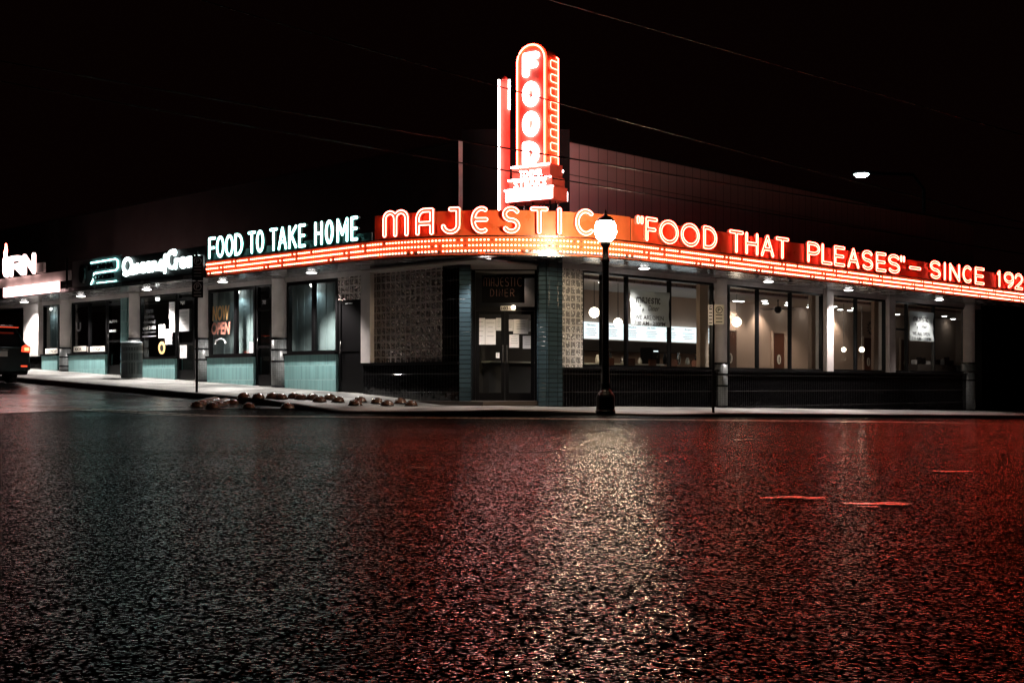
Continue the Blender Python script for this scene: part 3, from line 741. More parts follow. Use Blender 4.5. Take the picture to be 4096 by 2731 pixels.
# upright FOOD pylon sign
a_ = math.radians(33); PF = Fr((.44, 28.45), (math.cos(a_), -math.sin(a_)))
PS = Fr((PF.p(.40, 0, 0).x, PF.p(.40, 0, 0).y), (math.sin(a_), math.cos(a_)))
PY = empty('pylon_sign', PF.p(0, 0, SOF+.4), 'tall arched red pylon sign reading FOOD above the corner of the marquee', 'sign')
zb, zt, hw = 5.44, 8.17, .36
def archp(hw, zb, zt, n=16): return [(-hw, zb), (hw, zb)] + [(hw*math.cos(math.pi*i/n), zt-hw+hw*math.sin(math.pi*i/n)) for i in range(n+1)]
MB().prism(PF, archp(hw+.05, zb, zt+.04), -.45, 0).build('sign_body', M['orange'], PY)
MB().prism(PF, archp(hw-.05, zb+.03, zt-.07), .002, .012).build('sign_face', M['redpaint'], PY)
ap = archp(hw, zb, zt)
MB().tube([PF.p(x, .04, z) for x, z in ap[1:]] + [PF.p(-hw, .04, zb)], .017, 8).build('neon_tube', M['neonred'], PY, smooth=True)
DZ = .445*1.0
mb = MB(); mb.tube([PF.p(hw+.08, -.42, z) for z in np.linspace(zb, zt-.28, 8)] + [PF.p(hw+.06-.10*k, -.43, zt-.28+.09*k) for k in (1, 2)], .014, 6)
for k in range(8):
    z = zb + .06 + k*.305
    mb.tube([PF.p(hw+.075, -.42, z), PF.p(hw+.075, -.14, z), PF.p(hw+.075, -.10, z+.03), PF.p(hw+.075, -.10, z+.14), PF.p(hw+.075, -.14, z+.17), PF.p(hw+.075, -.42, z+.17)], .010, 6)
mb.build('neon_ladder', M['neonred'], PY, smooth=True)
for g, v0, v1 in (('F', 205, 302), ('O', 322, 422), ('O', 442, 542), ('D', 562, 658)):
    z0, z1 = EYE+(HOR-v1)*28.3/FPX, EYE+(HOR-v0)*28.3/FPX
    letter(g, -.21, .21, z0, z1, frame_map(PF), .012, .05, 0, .074, .03, M['food'], None, PY)
for k, (v0, v1, w, wr) in enumerate(((655, 708, .50, .50), (708, 748, .56, .56), (748, 803, .64, .63))):
    z0, z1 = EYE+(HOR-v1)*28.3/FPX+.002, EYE+(HOR-v0)*28.3/FPX
    MB().box(PF, -w, wr, -.5, .04+.03*k, z0, z1).build('step_box', M['redpaint'], PY)
    MB().tube([PF.p(-w, .07+.03*k, z1-.03), PF.p(wr, .07+.03*k, z1-.03)], .022, 8).build('neon_tube', M['neonwhite'], PY, smooth=True)
MB().tube([PF.p(x, -.49, z) for x, z in ap[1:]] + [PF.p(-hw, -.49, zb)], .017, 8).build('neon_tube', M['neonred'], PY, smooth=True)
z0, z1 = EYE+(HOR-803)*28.3/FPX, EYE+(HOR-752)*28.3/FPX
bx('lit_face', M['food'], PF, -.62, .61, -.56, -.52, z0+.02, z1-.04, PY, bevel=.01)
for zz_ in (z1+.16, z1+.42): MB().tube([PF.p(-.5, -.53, zz_), PF.p(.5, -.53, zz_)], .03, 8).build('neon_tube', M['neonwhite'], PY, smooth=True)
for g, v0, v1 in (('F', 205, 302), ('O', 322, 422), ('O', 442, 542), ('D', 562, 658)):
    letter(g, -.22, .22, EYE+(HOR-v1)*28.3/FPX, EYE+(HOR-v0)*28.3/FPX, lambda x, y, o: PF.p(-x, -.45-o, y), .012, .04, 0, .09, .03, M['food'], None, PY)
bx('lit_face', M['food'], PF, -.62, .61, .105, .13, z0+.02, z1-.04, PY, bevel=.01)
zz = [EYE+(HOR-v)*28.3/FPX for v in (702, 678, 746, 718)]
write('TENDER', PF, -.30, .30, zz[0], zz[1], .045, M['neonwhite'], PY, bold=.01)
write('STEAKS', PF, -.42, .42, zz[2], zz[3], .075, M['neonwhite'], PY, bold=.012)
mb = MB()
for x in (-.45, 0, .45):
    for o in (-.05, -.42): mb.tube([PF.p(x, o, z0+.01), PF.p(x, o, 3.9)], .022, 8)
for x, x2 in ((-.3, -.18), (-.06, -.16), (.2, .28), (.5, .42)): mb.tube([PF.p(x, -.2, z0), PF.p(x2, -.2, 3.9)], .012, 6)
mb.build('support_leg', M['steel'], PY)
# fin with white tubes, behind to the left
FN = empty('light_fin', (-.2, 29.6, 3.9), 'narrow red fin with white vertical neon tubes left of the FOOD pylon', 'sign fin')
fy = lambda u: (u-2048)/FPX*29.5
zf = lambda v: EYE+(HOR-v)*29.5/FPX
FF = Fr((0, 29.5), (1, 0))
bx('fin_body', M['redpaint'], FF, fy(2001), fy(2040), -.35, 0, 3.9, zf(322), FN, bevel=.02)
MB().tube([FF.p(fy(1996), .05, zf(848)), FF.p(fy(1996), .05, zf(322))], .022, 8).build('neon_tube', M['neonwhite'], FN, smooth=True)
MB().tube([FF.p(fy(2037), .05, zf(440)), FF.p(fy(2037), .05, zf(322))], .022, 8).build('neon_tube', M['neonwhite'], FN, smooth=True)
MB().lathe(fy(2019), 29.4, [(.001, zf(310)), (.06, zf(316)), (.07, zf(324))], 16).build('cap', M['redpaint'], FN, smooth=True)

# ---------------------------------------------------------------- signs of the side-street shops
def script_sign():
    t0, t1 = t_of_u(498), t_of_u(818); e = empty('script_sign', MP((t0+t1)/2, .1, SOF+.3), 'glowing white script sign on a black panel above the side street shops', 'shop sign')
    strip(t_of_u(487), t_of_u(824), -.02, .02, SOF+.102, SOF+.78, 'panel', M['black'], e)
    cr = {  # cursive strokes in unit boxes, y 0..1 = x-height
     'Q': [arc(.45,.95,.42,.85,60,420,24) , [(.25,.35),(.1,.0),(.3,-.15),(.6,.05),(1.0,-.05)]],
     'u': [[(0,.9),(0,.3)] + arc(.3,.3,.3,.3,180,360,8) + [(.6,.95),(.62,.15),(.9,.1)]],
     'e': [[(0,.4),(.75,.62)] + arc(.4,.6,.38,.38,10,180,8) + arc(.42,.42,.40,.42,180,330,10)],
     'n': [[(0,0),(0,.9)], [(0,.5)] + arc(.35,.6,.3,.35,170,0,8) + [(.68,.1),(.95,.1)]],
     'o': [arc(.45,.5,.4,.5,0,360,16)], 'f': [arc(.6,1.3,.25,.3,0,180,8) + [(.35,-.35)], [(0,.75),(.75,.8)]],
     'C': [arc(.62,1.0,.5,.95,70,310,24) + [], arc(.8,1.75,.2,.25,-60,180,8)],
     'r': [[(0,0),(0,.9)], [(0,.55),(.35,.95),(.7,.85)]], 'a': [arc(.4,.48,.38,.45,0,360,14), [(.78,.95),(.78,.15),(1,.1)]],
     'm': [[(0,0),(0,.9)], [(0,.6)] + arc(.25,.65,.22,.3,170,0,6) + [(.47,0)], [(.47,.6)] + arc(.72,.65,.22,.3,170,0,6) + [(.95,.1),(1.1,.1)]],
    }
    lay = [('Q',498,541),('u',543,566),('e',569,590),('e',592,612),('n',614,640),('o',645,660),('f',659,676),('C',672,712),('r',708,727),('e',728,750),('a',752,776),('m',777,815)]
    zb = SOF+.30; xh = .23
    for g, u0, u1 in lay:
        a, b = t_of_u(u0), t_of_u(u1); st = cr[g]; mxx = max(p[0] for s in st for p in s)
        S_ = [[(a+.03+px/mxx*(b-a-.05), zb+py*xh) for px, py in s] for s in st]
        D, mn, res = dist_field(S_, .014, .08); me = fill_mesh(contour(D, mn, res, .046), .04)
        for v in me.vertices: v.co = MP(v.co.x, .06+v.co.z, v.co.y)
        me.materials.clear(); finish('letter', me, M['white_letter'], e)
script_sign()
def halo_sign():
    e = empty('halo_sign', MP(t_of_u(400), .1, SOF+.3), 'black halo lit letters beside a round black disc above the bakery windows', 'shop sign')
    strip(t_of_u(292), t_of_u(486), -.02, .02, SOF+.102, SOF+.86, 'panel', M['grille'], e)
    tm = t_of_u(346); mb = MB()
    ring = [(tm+.17*math.cos(2*math.pi*k/24), SOF+.44+.27*math.sin(2*math.pi*k/24)) for k in range(24)]
    me = fill_mesh([ring], .08)
    for v in me.vertices: v.co = MP(v.co.x, .12+v.co.z, v.co.y)
    me.materials.clear(); finish('disc', me, M['black'], e)
    ta, tb = t_of_u(366), t_of_u(478)
    for txt, z0, z1, a, b in (('INSOMNIA', SOF+.50, SOF+.68, ta+.05, tb-.12), ('COOKIES', SOF+.21, SOF+.37, ta+.35, tb-.08)):
        me = text_mesh(txt, 1, .02, 0, .045); co = np.array([v.co[:] for v in me.vertices]); mn, mx = co.min(0), co.max(0)
        for v in me.vertices: v.co = MP(a+(v.co.x-mn[0])/(mx[0]-mn[0])*(b-a), .11+(.03 if v.co.z > 0 else 0), z0+(v.co.y-mn[1])/(mx[1]-mn[1])*(z1-z0))
        me.materials.clear(); finish('letter_row', me, M['blackmatte'], e)
    mb = MB(); pts = [(ta+.05,SOF+.74),(tb-.14,SOF+.76),(tb-.02,SOF+.70),(tb-.02,SOF+.50),(tb-.14,SOF+.44),(ta+.25,SOF+.43),(ta+.18,SOF+.25),(ta+.05,SOF+.12)]
    mb.tube([MP(x, .045, z) for x, z in pts], .017, 6); mb.tube([MP(x, .045, SOF+.14) for x in np.linspace(ta+.4, tb-.1, 6)], .010, 6)
    mb.build('halo_tube', M['neonteal'], e, smooth=True)
halo_sign()
def gym_sign():
    e = empty('block_letter_sign', MP(t_of_u(90), .1, SOF+.4), 'glowing white block letters BURN with an orange flame above two lit boxes at far left', 'shop sign')
    strip(t_of_u(-60), t_of_u(285), -.02, .02, SOF+.33, SOF+.62, 'rail', M['white'], e)
    for g, u0, u1 in (('B',-40,10),('U',30,56),('R',57,110),('N',110,157)):
        letter(g, t_of_u(u0), t_of_u(u1), SOF+.63, SOF+1.28, path_map(.1), 0, .06, 0, .085, .03, M['white_letter_warm'], None, e)
    fl = [(0,0),(.10,.12),(.12,.35),(.06,.62),(.02,.40),(-.05,.30),(-.07,.12)]
    t = t_of_u(38); me = fill_mesh([[(t+x, SOF+1.22+y*.8) for x, y in fl]], .05)
    for v in me.vertices: v.co = MP(v.co.x, .14+v.co.z, v.co.y)
    me.materials.clear(); finish('flame', me, M['neonwarm'], e)
    for u0, u1 in ((30, 128), (133, 246)):
        strip(t_of_u(u0), t_of_u(u1), .05, .14, SOF+.01, SOF+.31, 'light_box', M['white_letter_warm'], e)
    strip(t_of_u(160), t_of_u(186), .02, .1, SOF+.65, SOF+.95, 'junction_box', M['white'], e)
    MB().tube([MP(t_of_u(280), .1, SOF+.05), MP(t_of_u(280), .1, SOF+.98)], .03, 8).build('post', M['black'], e)
gym_sign()

# ---------------------------------------------------------------- downlights
def area(name, loc, size, power, col, parent, spot=None, blend=.6):
    l = bpy.data.lights.new(name, 'SPOT'); l.energy = power; l.color = col; l.shadow_soft_size = size; l.spot_size = math.radians(spot or 118); l.spot_blend = blend
    o = bpy.data.objects.new(name, l); COL.objects.link(o); o.location = loc; o.parent = parent; return o
def downlight(loc, r, power, col, label, group, n='downlight', m='down'):
    e = empty(n, loc, label, 'downlight', group)
    x, y, z = loc
    MB().lathe(x, y, [(r*1.6, z-.001), (r*1.6, z-.018), (r*1.45, z-.022), (r*1.45, z-.012)], 20).build('trim_ring', M['steel'], e, smooth=True)
    MB().lathe(x, y, [(.001, z-.040), (r*.8, z-.037), (r*1.3, z-.022), (r*1.4, z-.005)], 20).build('lens', M[m], e, smooth=True)
    area('lamp', (0, 0, -.20), .10, power, col, e)
DLAB = {97:'first round soffit light from the left end, near the parked dark car', 324:'soffit light above the window with KICK and YOGA signs', 587:'soffit light outside the window about warm cookies',
 891:'soffit light outside the NOW OPEN window', 1246:'soffit light outside the window next to the plain black door', 2577:'soffit light outside the window with the large banner',
 3074:'soffit light just right of the round white column', 3394:'soffit light between the two slim white piers', 3757:'soffit light above the window with the smaller banner'}
for u in (97, 324, 587, 891, 1246):
    q = LW.p(LW.x(u, .53), .53, SOF); downlight(q[:], .10, 880, (1, .93, .88), DLAB[u], 'round lights in the marquee soffit')
for u in (2577, 3074, 3394, 3757):
    q = RW.p(RW.x(u, .53), .53, SOF); downlight(q[:], .10, {3757: 300, 2577: 560}.get(u, 900), (1, .90, .85), DLAB[u], 'round lights in the marquee soffit')
downlight((-.6, 28.15, SOF), .10, 300, (1, .9, .85), 'soffit light in front of the diner entrance doors', 'round lights in the marquee soffit')
k = 0
for u, v in ((2965, 1232), (2943, 1218), (3059, 1176), (3058, 1203), (3062, 1226), (3153, 1210), (3150, 1234), (3208, 1188), (3243, 1218), (3238, 1241),
             (3352, 1201), (3337, 1226), (3361, 1251), (3418, 1232), (3400, 1254), (3695, 1232), (3812, 1243), (3778, 1264), (3812, 1286), (3590, 1266)):
    y = (3.285-EYE)*FPX/(HOR-v); P = Vector(((u-2048)/FPX*y, y, 3.285)); o = oR(P)
    if o > -.4 or o < RI+.15: 
        o = cl(o, RI+.3, -.5); P = RW.p(RW.x(u, o), o, 3.285)
    k += 1
    e = empty('ceiling_light', P, 'small round recessed light in the diner ceiling seen through the right hand windows', 'ceiling light', 'recessed ceiling lights inside the diner')
    MB().lathe(P.x, P.y, [(.001, P.z-.022), (.07, P.z-.02), (.10, P.z-.004)], 14).build('lens', M['down'], e, smooth=True)
    if k % 4 == 1: area('lamp', (0, 0, -.16), .1, 95, (1, .80, .66), e)
for x, o in ((3.2, -2.2), (6.0, -2.2)):
    P = RW.p(x, o, 3.285)
    e = empty('ceiling_light', P, 'small round recessed light in the diner ceiling above the lunch counter', 'ceiling light', 'recessed lights above the counter')
    MB().lathe(P.x, P.y, [(.001, P.z-.022), (.07, P.z-.02), (.10, P.z-.004)], 14).build('lens', M['down'], e, smooth=True)
    area('lamp', (0, 0, -.16), .1, 50, (1, .80, .66), e)
P = RW.p(RW.x(3720, -1.8), -1.8, 3.285)
e = empty('ceiling_light', P, 'round added light brightening the serving bar at the far right', 'ceiling light')  # added light, there to brighten the bar behind the rightmost windows
MB().lathe(P.x, P.y, [(.001, P.z-.022), (.07, P.z-.02), (.10, P.z-.004)], 14).build('lens', M['down'], e, smooth=True); area('lamp', (0, 0, -.16), .1, 130, (1, .80, .66), e)
# added dim lamps that brighten the side-street shop windows and their blinds
for u, p, nm in ((1250, 9, 'small added lamp lighting the blinds beside the plain black door'), (950, 9, 'small added lamp brightening the NOW OPEN window'), (630, 3, 'small added lamp brightening the cookie shop window'), (200, 5, 'small added lamp brightening the window with the CYCLE strip')):
    P = LW.p(LW.x(u, -.35), -.35, 3.2)
    e = empty('added_shop_lamp', P, nm, 'ceiling light')
    MB().lathe(P.x, P.y, [(.001, 3.12), (.05, 3.13), (.07, 3.19)], 14).build('lens', M['down'], e, smooth=True)
    area('lamp', (0, 0, -.16), .05, p, (.75, .95, 1), e, 165)

# ---------------------------------------------------------------- diner interior fittings
for k in range(7):
    x0 = RW.x(2330+0, RI+.2) + k*.92; x1 = x0+.84
    labs = ['first lit menu board from the left, partly behind the lamp post', 'second lit menu board from the left, just left of the post', 'lit menu board directly right of the lamp post', 'fourth lit menu board, under the left part of the banner', 'fifth lit menu board, under the right part of the banner', 'sixth lit menu board, right of the banner mullion', 'last lit menu board, beside the pale interior column']
    e = empty('menu_board', RW.p(x0, RI+.1, 1.9), labs[k], 'menu board', 'lit menu boards over the counter')
    zt_, zb_ = 2.36, 1.90
    mb = MB(); mb.prism(RW, [(x0-.10, zb_), (x1-.10, zb_), (x1, zt_), (x0, zt_)], RI+.05, RI+.2); mb.build('light_box', M['menu'], e)
    mb = MB()
    for r in range(4):
        w = random.uniform(.35, .6); xm = (x0+x1)/2-.05; z = zt_-.2-r*.055
        mb.box(RW, xm-w/2, xm+w/2, RI+.201, RI+.204, z, z+.012)
    mb.build('text_lines', M['greyink'], e)
    write(['Milkshakes', 'Breakfast', 'Pancakes', 'the Sides', 'the Majestic Special', 'Burgers', 'Milkshakes'][k], RW, (x0+x1)/2-.25, (x0+x1)/2+.15, zt_-.11, zt_-.05, RI+.201, M['ink'], e, shear=.3)
bx('soffit_beam', M['interiordark'], RW, 1.5, RW.x(2850, RI), RI, RI+.5, 1.55, 1.85, B)
c = empty('lunch_counter', RW.p(4, -2.4, .22), 'long dark lunch counter inside the diner behind the left windows', 'counter')
bx('counter_body', M['interiordark'], RW, 1.8, 8.5, -2.7, -2.2, .22, 1.12, c); bx('counter_top', M['cream'], RW, 1.75, 8.55, -2.8, -2.1, 1.121, 1.16, c)
c = empty('coffee_machine', RW.p(5.6, -2.4, 1.16), 'dark boxy coffee machine on the lunch counter below the banner', 'coffee machine')
X = RW.x(2600, -2.4)
bx('machine_body', M['black'], RW, X-.2, X+.2, -2.6, -2.2, 1.162, 1.62, c, bevel=.02); bx('display', M['menu'], RW, X-.1, X+.1, -2.198, -2.19, 1.5, 1.53, c)
bx('spout', M['steel'], RW, X-.04, X+.04, -2.2, -2.12, 1.3, 1.4, c)
KL = ['stack of pale cups', 'dark sauce bottle', 'steel milk jug', 'pale napkin holder', 'dark syrup bottle', 'steel kettle', 'pale sugar jar', 'dark mixer cup']
for k in range(8):
    u = (2390, 2440, 2490, 2560, 2660, 2715, 2750, 2785)[k]; P = RW.p(RW.x(u, -2.3), -2.3, 1.162); hh = (.22, .30, .18, .16, .3, .34, .2, .26)[k]
    m_ = M[('cream', 'black', 'steel')[(0, 1, 2, 0, 1, 2, 0, 1)[k]]]; n_ = ['cup_stack', 'bottle', 'jug', 'napkin_holder', 'bottle', 'kettle', 'jar', 'mixer_cup'][k]
    o = MB().lathe(P.x, P.y, [(.05, P.z), (.06, P.z+hh*.3), (.055, P.z+hh*.6), (.03, P.z+hh*.8), (.03, P.z+hh)], 14).build(n_, m_, smooth=True)
    props(o, KL[k] + ' on the lunch counter behind the diner glass', n_.replace('_', ' '), 'small things on the lunch counter')
P = RW.p(RW.x(3112, -2.6), -2.6, 0); zc2 = 2.98
e = empty('ceiling_fan', (P.x, P.y, 3.28), 'dark ceiling fan hanging behind the pane right of the round column', 'ceiling fan')
MB().lathe(P.x, P.y, [(.03, 3.28), (.02, 3.2), (.02, zc2+.1), (.11, zc2+.07), (.12, zc2-.05), (.06, zc2-.12), (.001, zc2-.13)], 16).build('motor', M['black'], e, smooth=True)
for k in range(4):
    a = .5+k*math.pi/2; G_ = Fr((P.x, P.y), (math.cos(a), math.sin(a))); bx('blade', M['black'], G_, .14, .68, -.06, .06, zc2, zc2+.012, e)
for k in range(5):
    P = RW.p(RW.x(2420+k*85, -1.7), -1.7, .22); gg = .22
    e = empty('bar_stool', P, ['first', 'second', 'third', 'fourth', 'fifth'][k]+' counter stool from the lamp post, dark seat with a back', 'stool', 'stools along the lunch counter')
    MB().lathe(P.x, P.y, [(.22, gg), (.22, gg+.02), (.03, gg+.04), (.03, gg+.7)], 16).build('leg', M['steel'], e, smooth=True)
    MB().lathe(P.x, P.y, [(.18, gg+.7), (.19, gg+.73), (.17, gg+.78), (.001, gg+.785)], 18).build('seat', M['brown'], e, smooth=True)
    bx('backrest', M['brown'], RW, (P-RW.o).dot(RW.ex)-.17, (P-RW.o).dot(RW.ex)+.17, -1.55, -1.52, gg+.86, gg+1.06, e, bevel=.02)
def globe_lamp(u, v, o, rr, label):
    y = RW.hit(u, o).y; P = RW.hit(u, o); z = EYE+(HOR-v)*y/FPX
    e = empty('globe_lamp', (P.x, P.y, z), label, 'pendant lamp', 'globe lamps inside the diner')
    MB().lathe(P.x, P.y, [(max(.001, rr*math.sin(math.pi*i/14)), z-rr*math.cos(math.pi*i/14)) for i in range(15)], 20).build('globe', M['globe'], e, smooth=True)
    MB().tube([(P.x, P.y, z+rr), (P.x, P.y, 3.28)], .01, 6).build('stem', M['steel'], e)
    l = bpy.data.lights.new('lamp', 'POINT'); l.energy = 9; l.color = (1, .75, .55); l.shadow_soft_size = rr*1.1
    lo = bpy.data.objects.new('lamp', l); COL.objects.link(lo); lo.parent = e; lo.location = (0, 0, -.3)
globe_lamp(2377, 1250, -2.0, .135, 'round white globe lamp behind the pane left of the lamp post')
globe_lamp(2472, 1290, -1.4, .115, 'globe lamp hanging low just right of the lamp post')
globe_lamp(2947, 1288, -1.6, .135, 'globe lamp right beside the round white column')
globe_lamp(3375, 1398, -1.6, .075, 'left small glowing lamp low behind the pane between the slim piers')
globe_lamp(3447, 1398, -1.6, .085, 'right small glowing lamp low behind the pane between the slim piers')
for u, nm, top in ((2921, 'first brown restroom door, half behind the round column', 1322), (3115, 'second brown restroom door with an oval figure sign', 1330), (3473, 'third brown restroom door seen near the wall clock', 1352), (3620, 'brown restroom door behind the glazed inner door at right', 1356)):
    x = RW.x(u, RI+.05)
    e = empty('restroom_door', RW.p(x, RI+.03, .22), nm, 'door', 'brown doors on the back wall of the diner')
    bx('leaf', M['brown'], RW, x-.33, x+.33, RI+.002, RI+.05, .222, 2.34, e)
    mb = MB(); mb.box(RW, x-.39, x-.332, RI+.001, RI+.07, .222, 2.4); mb.box(RW, x+.332, x+.39, RI+.001, RI+.07, .222, 2.4); mb.box(RW, x-.331, x+.331, RI+.001, RI+.07, 2.342, 2.4); mb.build('door_frame', M['interior'], e)
    me = fill_mesh([[(x+.11*math.cos(2*math.pi*k/20), 1.45+.16*math.sin(2*math.pi*k/20)) for k in range(20)]], .01)
    for v in me.vertices: v.co = RW.p(v.co.x, RI+.06+v.co.z, v.co.y)
    me.materials.clear(); finish('oval_sign', me, M['cream'], e)
    mb = MB(); hd = [(x+.022*math.cos(2*math.pi*k/10), 1.545+.022*math.sin(2*math.pi*k/10)) for k in range(10)]
    mb.prism(RW, hd, RI+.066, RI+.07); mb.prism(RW, [(x-.03, 1.52), (x+.03, 1.52), (x+.02, 1.44), (x+.018, 1.34), (x-.018, 1.34), (x-.02, 1.44)], RI+.066, RI+.07)
    mb.build('figure', M['ink'], e)
x = RW.x(3484, RI+.05); e = empty('wall_clock', RW.p(x, RI+.02, 2.85), 'round sunburst wall clock above a brown door', 'clock')
mb = MB()
for k in range(12):
    a = 2*math.pi*k/12; mb.tube([RW.p(x+.15*math.cos(a), RI+.04, 2.72+.15*math.sin(a)), RW.p(x+.26*math.cos(a), RI+.04, 2.72+.26*math.sin(a))], .02, 6)
mb.build('hour_mark', M['ink'], e)
MB().tube([RW.p(x-.05, RI+.05, 2.66), RW.p(x, RI+.05, 2.72), RW.p(x+.1, RI+.05, 2.78)], .012, 6).build('hand', M['ink'], e)
for k, u in enumerate((3390, 3450)):
    x = RW.x(u, -1.6); e = empty('booth_table', RW.p(x, -1.6, .22), ['left', 'right'][k]+' dark table top seen low between the slim white piers', 'table')
    bx('table_top', M['black'], RW, x-.35, x+.35, -1.9, -1.3, 1.02, 1.06, e); MB().tube([RW.p(x, -1.6, .23), RW.p(x, -1.6, 1.02)], .04, 8).build('leg', M['steel'], e)
X0, X1 = RW.x(3660, -2.6), RW.x(3835, -2.6)
e = empty('back_bar', RW.p((X0+X1)/2, -2.6, .22), 'dark serving bar with bottles and boxes behind the rightmost windows', 'bar')
bx('bar_body', M['interiordark'], RW, X0, X1, -3, -2.5, .22, 1.35, e)
for k in range(9):
    x = X0+.1+k*(X1-X0-.2)/9; h = random.uniform(.12, .35); w = random.uniform(.05, .13)
    e2 = props(bx('kitchen_box', M['black'] if k % 3 else M['greyink'], RW, x, x+w, -2.8, -2.62, 1.352, 1.352+h, bevel=.008), 'dark box or jar number %d from the left on the serving bar' % (k+1), 'box', 'items standing on the serving bar')
    e2['label'] = ['leftmost small', 'second small', 'third', 'fourth', 'middle', 'sixth', 'seventh', 'eighth', 'rightmost'][k] + ' dark container standing on the serving bar behind glass'

# ---------------------------------------------------------------- banners, papers and writing on glass
def banner(u0, u1, v0, v1, label):
    x0, x1 = R(u0), R(u1); um = (u0+u1)/2; z1, z0 = RW.z(um, v0), RW.z(um, v1); o = -.04
    e = empty('banner', RW.p((x0+x1)/2, o, z1), label, 'banner')
    mb = MB(); nx, nz = 48, 36; vg = []
    for j in range(nz+1):
        vg.append([mb.bm.verts.new(RW.p(x0+(x1-x0)*i/nx, o+.012*math.sin(i*.3+j*.17)+.008*math.sin(j*.43), z0+(z1-z0)*j/nz)) for i in range(nx+1)])
    for j in range(nz):
        for i in range(nx): mb.bm.faces.new((vg[j][i], vg[j][i+1], vg[j+1][i+1], vg[j+1][i]))
    mb.build('sheet', M['vinyl'], e, smooth=True)
    w, h = x1-x0, z1-z0; o2 = 0
    class BF:
        n = RW.n
        @staticmethod
        def p(x, oo, z):
            i = (x-x0)/(x1-x0)*nx; j = (z-z0)/(z1-z0)*nz
            return RW.p(x, o+.012*math.sin(i*.3+j*.17)+.008*math.sin(j*.43)+.005+oo, z)
    lx = x0+w*.14; wx = w*.64/8
    for i, (g, a, b) in enumerate((('m',0,.19),('a',.21,.33),('j',.34,.46),('e',.48,.59),('S',.61,.71),('T',.72,.82),('I',.83,.86),('C',.87,.98))):
        letter(g, lx+w*.64*a, lx+w*.64*b, z1-h*.36, z1-h*.18, frame_map(BF), o2, .002, 0, .017, .0, M['ink'], None, e, res_=.006)
    write('Diner', BF, x0+w*.44, x0+w*.72, z1-h*.56, z1-h*.40, o2, M['ink'], e, shear=.4)
    for cx_, cz in ((.23, .43), (.30, .54)):
        X, Z, r = x0+w*cx_, z1-h*cz, h*(.045 if cx_ < .25 else .06)
        MB().prism(BF, [(X-r*.5, Z), (X, Z-r), (X+r*.5, Z), (X, Z+r)], o2, o2+.003).build('diamond', M['ink'], e)
    write('WE ARE OPEN', BF, x0+w*.12, x0+w*.84, z1-h*.82, z1-h*.69, o2, M['ink'], e, bold=.01)
    write('7:30 AM– 2:30PM', BF, x0+w*.08, x0+w*.88, z1-h*.98, z1-h*.86, o2, M['ink'], e, bold=.01)
banner(2527, 2682, 1165, 1305, 'large white MAJESTIC Diner WE ARE OPEN banner in the window right of the lamp post')
banner(3643, 3738, 1247, 1364, 'smaller white WE ARE OPEN banner in the window at the far right')
def sheet(F, u0, u1, v0, v1, o, label, cat='notice', m='paper', lines=4, group=None, name='paper_notice'):
    x0, x1 = F.x(u0, o), F.x(u1, o); um = (u0+u1)/2; z1, z0 = F.z(um, v0, o), F.z(um, v1, o)
    e = empty(name, F.p((x0+x1)/2, o, z0), label, cat, group)
    bx('sheet', M[m], F, x0, x1, o, o+.003, z0, z1, e)
    if lines:
        mb = MB()
        for k in range(lines):
            w = (x1-x0)*random.uniform(.4, .75); z = z1-(z1-z0)*(.15+.7*k/lines); mb.box(F, (x0+x1)/2-w/2, (x0+x1)/2+w/2, o+.0035, o+.005, z, z+.008)
        mb.build('text_lines', M['greyink'], e)
    return e
DO = DY+.012
for u0, u1, v0, v1, lb in ((1903,1940,1272,1378,'tall paper notice at the left edge of the left entrance door'), (1941,1983,1276,1378,'tall paper notice in the middle of the left entrance door'), (1984,2005,1272,1322,'short paper notice at the right edge of the left entrance door'),
    (2030,2052,1278,1324,'narrow paper at the left edge of the right entrance door'), (2053,2112,1277,1335,'wide white notice across the top of the right entrance door'), (2113,2134,1282,1326,'narrow paper at the right edge of the right entrance door'),
    (2037,2076,1338,1390,'lower left notice on the right entrance door'), (2091,2130,1344,1394,'lower right notice with a small green emblem on the right entrance door'), (1984,1998,1410,1432,'small white sticker near the handle of the left entrance door')):
    sheet(FW, u0, u1, v0, v1, DO, lb, 'notice')
e = empty('unlit_neon_sign', FW.p(-.1, DY+.05, 2.9), 'unlit MAJESTIC DINER neon sign in the window above the entrance doors', 'neon sign')
zz = [FW.z(2013, v, DY) for v in (1212, 1102, 1148, 1110, 1188, 1156)]
bx('backing', M['blackmatte'], FW, (1928-2048)/FPX*29.9, (2098-2048)/FPX*29.9, DY+.06, DY+.08, zz[0], zz[1], e)
M['tube_off'] = mat('unlit_tube', (.25,.13,.10), .25)
for i, (g, u0, u1) in enumerate((('m',1934,1960),('a',1963,1978),('j',1981,1996),('e',2000,2016),('S',2020,2036),('T',2038,2054),('I',2056,2062),('C',2068,2090))):
    letter(g, (u0-2048)/FPX*29.9, (u1-2048)/FPX*29.9, zz[2], zz[3], frame_map(FW), DY+.085, 0, 0, .012, .006, None, M['tube_off'], e, body=False)
for i, (g, u0, u1) in enumerate((('D',1960,1978),('I',1984,1989),('N',1995,2012),('E',2018,2034),('R',2040,2058))):
    letter(g, (u0-2048)/FPX*29.9, (u1-2048)/FPX*29.9, zz[4], zz[5], frame_map(FW), DY+.085, 0, 0, .012, .006, None, M['tube_off'], e, body=False)
xa, xb = (2002-2048)/FPX*29.8, (2062-2048)/FPX*29.8
e = empty('number_plate', FW.p(xa, DY+.1, zdh), 'white number plate 1031 above the entrance doors', 'house number')
bx('plate', M['cream'], FW, xa, xb, DY+.062, DY+.08, zdh+.0, zdh+.11, e, bevel=.006)
write('1031', FW, xa+.02, xb-.12, zdh+.02, zdh+.09, DY+.082, M['ink'], e, bold=.02)
